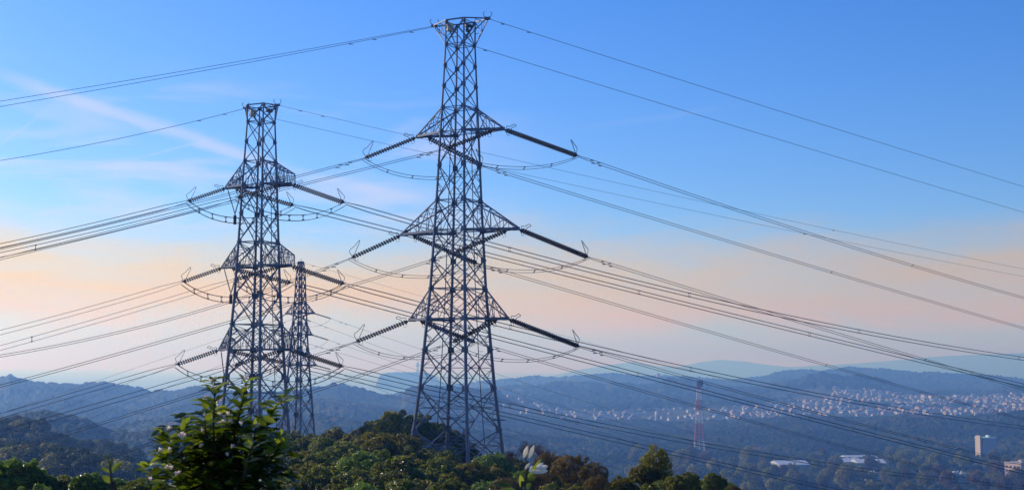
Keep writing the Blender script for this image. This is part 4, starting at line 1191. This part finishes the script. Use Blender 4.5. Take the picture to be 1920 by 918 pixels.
def block(name, px_, ytop, ybot, D_, wpx, depth, wm, label, cat='building', rz=0.25, rows=0, cols=0, rim=None, wroof=None, lift=0):
    q0 = at(px_, ybot, D_); q1 = at(px_, ytop, D_); h_ = q1.z - q0.z; w_ = wpx / F_PX * D_
    root = thing(name, label, cat, (q0.x, D_, q0.z))
    root.rotation_euler = (0, 0, 0)
    X_ = Vector((math.cos(rz), math.sin(rz), 0)); Y_ = Vector((-math.sin(rz), math.cos(rz), 0)); c0 = Vector(root.location)
    mb = MB(); mb.box(c0 + UP * (h_ / 2 - 6), w_, depth, h_ + 12, X=X_, Yv=Y_); mb.build('wall', M[wm], root)
    mb = MB(); mb.box(c0 + UP * (h_ + 0.4), w_ + 0.8, depth + 0.8, 0.8, X=X_, Yv=Y_)
    mb.box(c0 + UP * (h_ + 1.6) + X_ * w_ * 0.2, w_ * 0.2, depth * 0.3, 2.4, X=X_, Yv=Y_); mb.build('roof', M[rim or 'concrete'], root)
    for i in range(cols):
        for j in range(rows):
            mb = MB(); cx = (i + 0.5) / cols - 0.5
            c_ = c0 + X_ * (cx * w_) - Y_ * (depth / 2) + UP * (h_ * (0.12 + 0.8 * (j + 0.5) / rows))
            mb.box(c_, w_ / cols * 0.45, 0.3, h_ / rows * 0.42, X=X_, Yv=Y_); mb.build('window', M['window'], root)
    return root
block('apartment_block', 1910, 867, 905, 1150, 36, 14, 'wall_pink', 'pinkish flat roofed apartment block at the right edge of the valley', rz=-1.0, rows=4, cols=4)
tw = block('tower_block', 1849, 820, 856, 1500, 27, 16, 'wall_grey', 'tall pale block with a teal parapet rising from the woods at the far right', rz=0.30, rim='rim')
c0 = Vector(tw.location)
mb = MB(); mb.box(c0 + Vector((-9.0, -4, 8)), 1.9, 8, 30, rz=0.3); mb.build('painted_lit_edge', M['wall_cream'], tw)  # cream strip paints the sunlit left edge beside the shaded grey front
block('hall', 1268, 728, 733, 3600, 18, 12, 'wall_white', 'white building alone high on the wooded ridge, left of the red and white mast')
block('ridge_tower', 1234, 700, 710, 5150, 7, 12, 'wall_grey', 'small dark tower on the far ridge above the valley suburb', cat='tower')
def villa(px_, ytop, ybot, D_, wpx, label, wm='wall_white', rz=0.3):
    q0 = at(px_, ybot, D_); q1 = at(px_, ytop, D_); h_ = q1.z - q0.z; w_ = wpx / F_PX * D_
    root = thing('villa', label, 'house', (q0.x, D_, q0.z)); c_ = Vector(root.location)
    X_ = Vector((math.cos(rz), math.sin(rz), 0)); Y_ = Vector((-math.sin(rz), math.cos(rz), 0))
    mb = MB()
    mb.box(c_ + UP * (h_ * .3 - 4), w_, 9, h_ * .6 + 8, X=X_, Yv=Y_); mb.box(c_ + X_ * w_ * -.22 + UP * (h_ * .5 - 3) - Y_ * 1, w_ * .3, 9.5, h_ + 6, X=X_, Yv=Y_)
    mb.box(c_ + X_ * w_ * .25 + UP * (h_ * .4 - 3) + Y_ * .6, w_ * .35, 8, h_ * .8 + 6, X=X_, Yv=Y_); mb.build('wall', M[wm], root)
    mb = MB(); mb.box(c_ + UP * (h_ * .6 + .25), w_ + .6, 9.6, .3, X=X_, Yv=Y_)
    for k in range(4): mb.box(c_ + X_ * w_ * (-.3 + .18 * k) + UP * (h_ * .95), .9, .9, 1.6, X=X_, Yv=Y_)
    mb.build('roof', M['roof_white'], root)
    for k in range(4):
        mb = MB(); mb.box(c_ + X_ * w_ * (-.36 + .24 * k) - Y_ * 5.8 + UP * h_ * .3, w_ * .09, .2, 1.4, X=X_, Yv=Y_); mb.build('window', M['window'], root)
villa(1794, 883, 897, 1150, 44, 'white flat roofed house with chimneys in the valley woods at the bottom right')
villa(1632, 883, 893, 1180, 32, 'small white house half hidden by trees near the bottom edge, right of the long sheds')
villa(1880, 874, 880, 1300, 16, 'very small white house left of the pinkish apartment block')
def shed(px_, ytop, ybot, D_, wpx, label, depth=30, rz=0.15):
    q0 = at(px_, ybot, D_); q1 = at(px_, ytop, D_); h_ = max(3, q1.z - q0.z - 2); w_ = wpx / F_PX * D_
    root = thing('long_shed', label, 'warehouse', (q0.x, D_, q0.z)); c_ = Vector(root.location)
    X_ = Vector((math.cos(rz), math.sin(rz), 0)); Y_ = Vector((-math.sin(rz), math.cos(rz), 0))
    mb = MB(); mb.box(c_ + UP * (h_ / 2 - 3), w_, depth, h_ + 6, X=X_, Yv=Y_); mb.build('wall', M['wall_grey'], root)
    mb = MB(); a = [c_ + X_ * (i * (w_ / 2 + .5)) + Y_ * (j * (depth / 2 + .5)) + UP * h_ for i, j in ((-1, -1), (1, -1), (1, 1), (-1, 1))]
    a += [c_ + X_ * (i * (w_ / 2 + .5)) + UP * (h_ + 3) for i in (-1, 1)]
    mb.add(a, [(0, 1, 5, 4), (1, 2, 5), (2, 3, 4, 5), (3, 0, 4), (3, 2, 1, 0)]); mb.build('roof', M['roof_white'], root)
shed(1480, 866, 874, 1330, 58, 'long pale roofed shed at the left of the valley sheds')
shed(1580, 862, 869, 1400, 60, 'long pale roofed shed in the middle of the valley sheds')
shed(1628, 864, 871, 1380, 52, 'long pale roofed shed at the right of the valley sheds', rz=0.0)
shed(1610, 858, 863, 1480, 60, 'narrow pale roofed shed behind the other valley sheds')

# red and white lattice mast
D_ = 1500
q0 = at(1311, 844, D_); q1 = at(1312, 716, D_)
mast = thing('lattice_mast', 'red and white banded lattice mast rising from the valley, right of centre', 'mast', q0)
Hm = q1.z - q0.z
def mh(t): return lerp(5.6, 1.6, t ** 0.8)
bands = [(0, 0.14, 'white'), (0.14, 0.40, 'red'), (0.40, 0.58, 'white'), (0.58, 0.74, 'red'), (0.74, 0.90, 'white'), (0.90, 1.0, 'red')]
cs = [(-1, -1), (1, -1), (1, 1), (-1, 1)]
for bi, (t0, t1, mc) in enumerate(bands):
    mb = MB(); n_ = max(2, int((t1 - t0) / 0.05))
    def mp(t, c): return Vector(q0) + UP * (Hm * t) + Vector((c[0] * mh(t), c[1] * mh(t), 0))
    for k in range(n_):
        ta, tb = lerp(t0, t1, k / n_), lerp(t0, t1, (k + 1) / n_)
        for f_ in range(4):
            A, B, C_, E_ = mp(ta, cs[f_]), mp(ta, cs[(f_ + 1) % 4]), mp(tb, cs[(f_ + 1) % 4]), mp(tb, cs[f_])
            mb.tube(A, E_, 0.27 if mc == 'white' else 0.34, None, 4); mb.tube(A, C_, 0.13, None, 4); mb.tube(B, E_, 0.13, None, 4); mb.tube(E_, C_, 0.14, None, 4)
            if mc == 'red': mb.tube(A.lerp(E_, .5), B.lerp(C_, .5), .18, None, 4)
    mb.tube(Vector(q0) + UP * Hm * t0, Vector(q0) + UP * Hm * t1, 0.4 if mc == 'red' else .2, None, 6)
    mb.build('lattice_band', M[mc], mast)
mb = MB(); tp = Vector(q1)
for z_, r_ in ((-5, 3.4), (-1.5, 3.6), (1.5, 2.6)):
    mb.tube(tp + UP * z_, tp + UP * (z_ + 0.6), r_, None, 12)
for k in range(8):
    a_ = k * math.pi / 4; mb.tube(tp + Vector((math.cos(a_) * 3, math.sin(a_) * 3, -4)), tp + Vector((math.cos(a_) * 3, math.sin(a_) * 3, 1.4)), 0.55, None, 6)
mb.tube(tp, tp + UP * 7, 0.2); mb.build('antenna_platform', M['steel_dark'], mast)

# lighthouse on the island
D_ = 7600
q0 = at(783, 701, D_); q1 = at(783, 683, D_)
lh = thing('lighthouse', 'faint blue tower standing on top of the hazy island', 'tower', q0)
mb = MB(); H_ = q1.z - q0.z; mb.lathe(Vector(q0) - UP * 8, Vector(q0) + UP * H_, [(0, 9), (12, 6.5), (H_ * .75, 5), (H_ + 4, 4.5)], 12); mb.build('shaft', M['concrete'], lh)
mb = MB(); mb.lathe(Vector(q0) + UP * H_ * .8, Vector(q0) + UP * (H_ + 10), [(0, 5), (5, 12), (10, 12), (13, 7), (22, 6), (26, 1)], 12); mb.build('lantern_gallery', M['concrete'], lh)

# ------------------------------------------------------------------ the camellia shrub close to the camera
def leaf(mb, p, d, nrm, L, wd=0.44, droop=0.25, fold=0.18):
    d = d.normalized(); s_ = d.cross(nrm)
    if s_.length < 1e-3: s_ = d.cross(Vector((1, 0, 0)))
    s_.normalize(); n_ = s_.cross(d).normalized()
    st = [0, .22, .5, .78, 1.0]; wdt = [0, .75, 1.0, .68, 0]
    mid, lf, rt = [], [], []
    for t_, w_ in zip(st, wdt):
        c = p + d * (L * t_) - n_ * (L * droop * t_ * t_)
        mid.append(c)
        lf.append(c + s_ * (L * wd * .5 * w_) + n_ * (L * fold * .5 * w_))
        rt.append(c - s_ * (L * wd * .5 * w_) + n_ * (L * fold * .5 * w_))
    vs = mid + lf[1:4] + rt[1:4]
    mb.add(vs, [(0, 1, 5), (1, 2, 6, 5), (2, 3, 7, 6), (3, 4, 7), (0, 8, 1), (1, 8, 9, 2), (2, 9, 10, 3), (3, 10, 4)])
def ellipsoid(mb, p, d, L, r, n=8, prof=None):
    prof = prof or [(0, .15), (.15, .6), (.4, 1), (.65, .85), (.88, .4), (1, .03)]
    mb.lathe(p, p + d, [(L * t_, r * q_) for t_, q_ in prof], n)
def bez(pts, n=14):
    out = []
    for i in range(len(pts) - 1):
        p0_, p1_, p2_, p3_ = pts[max(i - 1, 0)], pts[i], pts[i + 1], pts[min(i + 2, len(pts) - 1)]
        for q in range(n):
            t_ = q / n
            out.append(0.5 * ((2 * p1_) + (p2_ - p0_) * t_ + (2 * p0_ - 5 * p1_ + 4 * p2_ - p3_) * t_ ** 2 + (3 * p1_ - p0_ - 3 * p2_ + p3_) * t_ ** 3))
    return out + [pts[-1]]
DS = 5.0
gz0 = float(ground(np.array([(400 - 960) / F_PX * DS]), np.array([DS]))[0])
shrub = thing('camellia_shrub', 'leafy camellia shrub with painted pink glints, close to the camera at the lower left', 'shrub', ((400 - 960) / F_PX * DS, DS, gz0))
rg = random.Random(12)
stems = [[(405, 1010), (404, 900), (400, 800), (402, 745), (397, 714)], [(420, 1010), (430, 880), (443, 800), (452, 760), (462, 716)],
         [(440, 1010), (470, 870), (496, 800), (512, 770), (533, 742)], [(385, 1010), (372, 880), (352, 822), (347, 795), (344, 778)],
         [(365, 1010), (335, 900), (312, 845), (305, 822), (314, 803)], [(350, 1010), (305, 930), (290, 890), (278, 876)],
         [(430, 1010), (478, 900), (508, 845), (528, 815)], [(400, 1010), (388, 850), (384, 790), (386, 752)], [(415, 1010), (415, 850), (424, 800), (430, 768)],
         [(395, 1010), (345, 880), (325, 850), (320, 830)], [(430, 1010), (455, 900), (470, 840), (480, 790)], [(370, 1010), (360, 940), (322, 880), (300, 850)]]
sm = MB(); lm = MB(); lit = MB()
tips = []
for si, st in enumerate(stems):
    dep = DS + rg.uniform(-0.22, 0.22)
    pts = [at(x_, y_, dep + (0.12 * k * rg.uniform(-1, 1))) for k, (x_, y_) in enumerate(st)]
    root_pt = Vector(shrub.location) + Vector((rg.uniform(-.06, .06), rg.uniform(-.06, .06), 0))
    cv = bez([root_pt] + pts, 12)
    m_ = len(cv)
    sm.poly(cv, 0.004, 5, radii=[lerp(0.006, 0.0020, k / (m_ - 1)) for k in range(m_)])
    for k in range(int(m_ * 0.30), m_):
        if k < m_ * .5 and rg.random() < 0.2: continue
        tang = (cv[min(k + 1, m_ - 1)] - cv[k - 1]).normalized()
        a_ = k * 2.4 + si; out = Vector((math.cos(a_), math.sin(a_) * 0.8, 0.25)) + tang * 0.55
        L = rg.uniform(0.044, 0.078) * (0.8 if k > m_ * 0.9 else 1)
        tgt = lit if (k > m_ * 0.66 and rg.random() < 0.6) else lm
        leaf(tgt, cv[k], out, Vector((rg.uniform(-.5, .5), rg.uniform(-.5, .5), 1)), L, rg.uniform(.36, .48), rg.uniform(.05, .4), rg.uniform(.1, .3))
def inside(px_, y_):
    top = float(np.interp(px_, [262, 285, 305, 330, 350, 385, 400, 440, 470, 500, 530, 560], [905, 865, 815, 815, 785, 760, 750, 755, 762, 775, 800, 870]))
    return y_ > top + 22 + 26 * abs(math.sin(px_ * 0.11)) * max(0, 1 - abs(px_ - 410) / 200)
c_ = 0
while c_ < 1400:
    px_ = rg.gauss(415, 74); y_ = rg.uniform(770, 985)
    if not (262 < px_ < 560) or not inside(px_, y_): continue
    c_ += 1
    p_ = at(px_, y_, DS + rg.uniform(-0.16, 0.24))
    a_ = rg.uniform(0, 6.28)
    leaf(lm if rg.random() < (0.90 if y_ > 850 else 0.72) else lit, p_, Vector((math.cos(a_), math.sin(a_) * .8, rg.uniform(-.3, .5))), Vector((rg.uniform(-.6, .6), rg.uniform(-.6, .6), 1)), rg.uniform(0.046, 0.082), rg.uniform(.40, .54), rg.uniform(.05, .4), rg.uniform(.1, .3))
# single leaves at the outer edge, most in the painted sunlit colour
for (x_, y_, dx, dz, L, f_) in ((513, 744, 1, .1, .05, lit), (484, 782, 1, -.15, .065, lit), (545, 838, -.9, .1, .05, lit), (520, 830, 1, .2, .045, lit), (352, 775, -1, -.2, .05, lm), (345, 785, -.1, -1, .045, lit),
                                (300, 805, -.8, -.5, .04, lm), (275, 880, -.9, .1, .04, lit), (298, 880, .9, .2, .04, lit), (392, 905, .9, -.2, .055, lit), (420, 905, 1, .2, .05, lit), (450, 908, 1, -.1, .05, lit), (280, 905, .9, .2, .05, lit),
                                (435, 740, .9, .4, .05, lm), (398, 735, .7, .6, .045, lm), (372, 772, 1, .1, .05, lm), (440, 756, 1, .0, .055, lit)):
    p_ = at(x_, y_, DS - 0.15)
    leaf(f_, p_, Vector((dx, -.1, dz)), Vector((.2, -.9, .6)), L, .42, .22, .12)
sm.build('branches', M['stem'], shrub); lm.build('foliage', M['camellia'], shrub, True); lit.build('lit_tint_foliage', M['camellia_lit'], shrub, True)  # second leaf mesh is coloured as if the sun were on it
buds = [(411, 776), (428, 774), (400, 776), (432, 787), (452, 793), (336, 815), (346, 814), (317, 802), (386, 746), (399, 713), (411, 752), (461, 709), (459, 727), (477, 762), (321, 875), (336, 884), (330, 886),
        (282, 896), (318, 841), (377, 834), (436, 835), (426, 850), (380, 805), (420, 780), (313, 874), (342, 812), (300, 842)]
for k, (x_, y_) in enumerate(buds):  # pale glints on the shrub leaves, modelled as small petals
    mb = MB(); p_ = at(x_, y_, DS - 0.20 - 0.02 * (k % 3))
    if k in (8, 10, 11, 12, 13, 9):     # long curled glints, shaped as petals
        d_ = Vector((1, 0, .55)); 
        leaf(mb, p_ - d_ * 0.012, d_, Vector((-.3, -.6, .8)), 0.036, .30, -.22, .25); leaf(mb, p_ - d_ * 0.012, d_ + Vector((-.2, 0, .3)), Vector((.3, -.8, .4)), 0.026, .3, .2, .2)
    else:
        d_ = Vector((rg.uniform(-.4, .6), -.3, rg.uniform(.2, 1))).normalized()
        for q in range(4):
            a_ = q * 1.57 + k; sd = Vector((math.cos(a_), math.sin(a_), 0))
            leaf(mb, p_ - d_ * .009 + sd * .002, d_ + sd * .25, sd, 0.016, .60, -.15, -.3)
    mb.build('bud_or_glint', M['petal_glint_pink'], shrub, True)

# white flower sprig on the right, closer still
DF = 3.6
gzf = float(ground(np.array([(985 - 960) / F_PX * DF]), np.array([DF]))[0])
sp = thing('flower_sprig', 'blurred white flower with two upright cream buds on a leafy sprig at the bottom centre', 'flower', ((985 - 960) / F_PX * DF, DF, gzf))
mb = MB(); cv = bez([Vector(sp.location), at(978, 1010, DF), at(982, 930, DF), at(988, 880, DF), at(990, 862, DF)], 10)
mb.poly(cv, .003, 5, radii=[lerp(.006, .0018, k / (len(cv) - 1)) for k in range(len(cv))]); mb.build('branches', M['stem'], sp)
mb = MB(); lt = MB()
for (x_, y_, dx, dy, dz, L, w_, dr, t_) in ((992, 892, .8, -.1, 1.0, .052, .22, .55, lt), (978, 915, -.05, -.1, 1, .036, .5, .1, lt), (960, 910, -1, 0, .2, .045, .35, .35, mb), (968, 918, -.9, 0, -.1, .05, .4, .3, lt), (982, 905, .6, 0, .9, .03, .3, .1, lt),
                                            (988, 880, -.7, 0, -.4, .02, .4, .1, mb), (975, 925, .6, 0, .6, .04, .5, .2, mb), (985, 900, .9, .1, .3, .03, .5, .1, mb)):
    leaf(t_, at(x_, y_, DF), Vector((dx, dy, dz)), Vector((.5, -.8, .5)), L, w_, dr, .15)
mb.build('foliage', M['camellia'], sp, True); lt.build('lit_tint_foliage', M['camellia_lit'], sp, True)
for (x_, y_, L, dx) in ((982, 858, .034, .32), (992, 858, .036, .38)):
    mb = MB(); ellipsoid(mb, at(x_, y_, DF), Vector((dx, 0, 1)).normalized(), L, .0058, 10); mb.build('bud_or_glint', M['petal_white'], sp, True)
mb = MB()
for (x_, y_, dx, dz, L, w_, dr) in ((992, 883, 1, -.12, .042, .26, -.2), (1006, 884, .55, .9, .030, .5, .15), (1008, 882, .85, .45, .03, .55, .1), (1000, 872, -.6, -.8, .02, .35, .1), (1010, 884, 1, .1, .025, .5, -.1), (984, 880, .8, .9, .024, .3, -.2)):
    leaf(mb, at(x_, y_, DF), Vector((dx, -.15, dz)), Vector((-.3, -.9, .35)), L, w_, dr, .25)
mb.build('open_flower', M['petal_white'], sp, True)
mb = MB(); ellipsoid(mb, at(980, 921, DF), Vector((.15, 0, 1)).normalized(), .02, .004, 8); mb.build('bud_or_glint', M['petal_glint_pink'], sp, True)
# small leafy shoot at the far left
DL = 4.5
gzl = float(ground(np.array([(205 - 960) / F_PX * DL]), np.array([DL]))[0])
sh = thing('leafy_shoot', 'single upright shoot with a few lit green leaves in the lower left', 'shoot', ((205 - 960) / F_PX * DL, DL, gzl))
mb = MB(); cv = bez([Vector(sh.location), at(212, 1000, DL), at(209, 918, DL), at(207, 880, DL), at(202, 855, DL)], 10)
mb.poly(cv, .003, 5, radii=[lerp(.006, .0016, k / (len(cv) - 1)) for k in range(len(cv))]); mb.build('branches', M['stem'], sh)
mb = MB(); lt = MB()
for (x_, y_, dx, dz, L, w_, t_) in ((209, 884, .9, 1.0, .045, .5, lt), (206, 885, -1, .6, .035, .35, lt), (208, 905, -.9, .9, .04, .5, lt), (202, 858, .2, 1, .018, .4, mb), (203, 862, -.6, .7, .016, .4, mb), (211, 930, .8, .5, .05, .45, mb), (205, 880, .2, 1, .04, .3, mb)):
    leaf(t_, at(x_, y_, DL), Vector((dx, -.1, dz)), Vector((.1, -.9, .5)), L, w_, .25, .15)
mb.build('foliage', M['camellia'], sh, True); lt.build('lit_tint_foliage', M['camellia_lit'], sh, True)
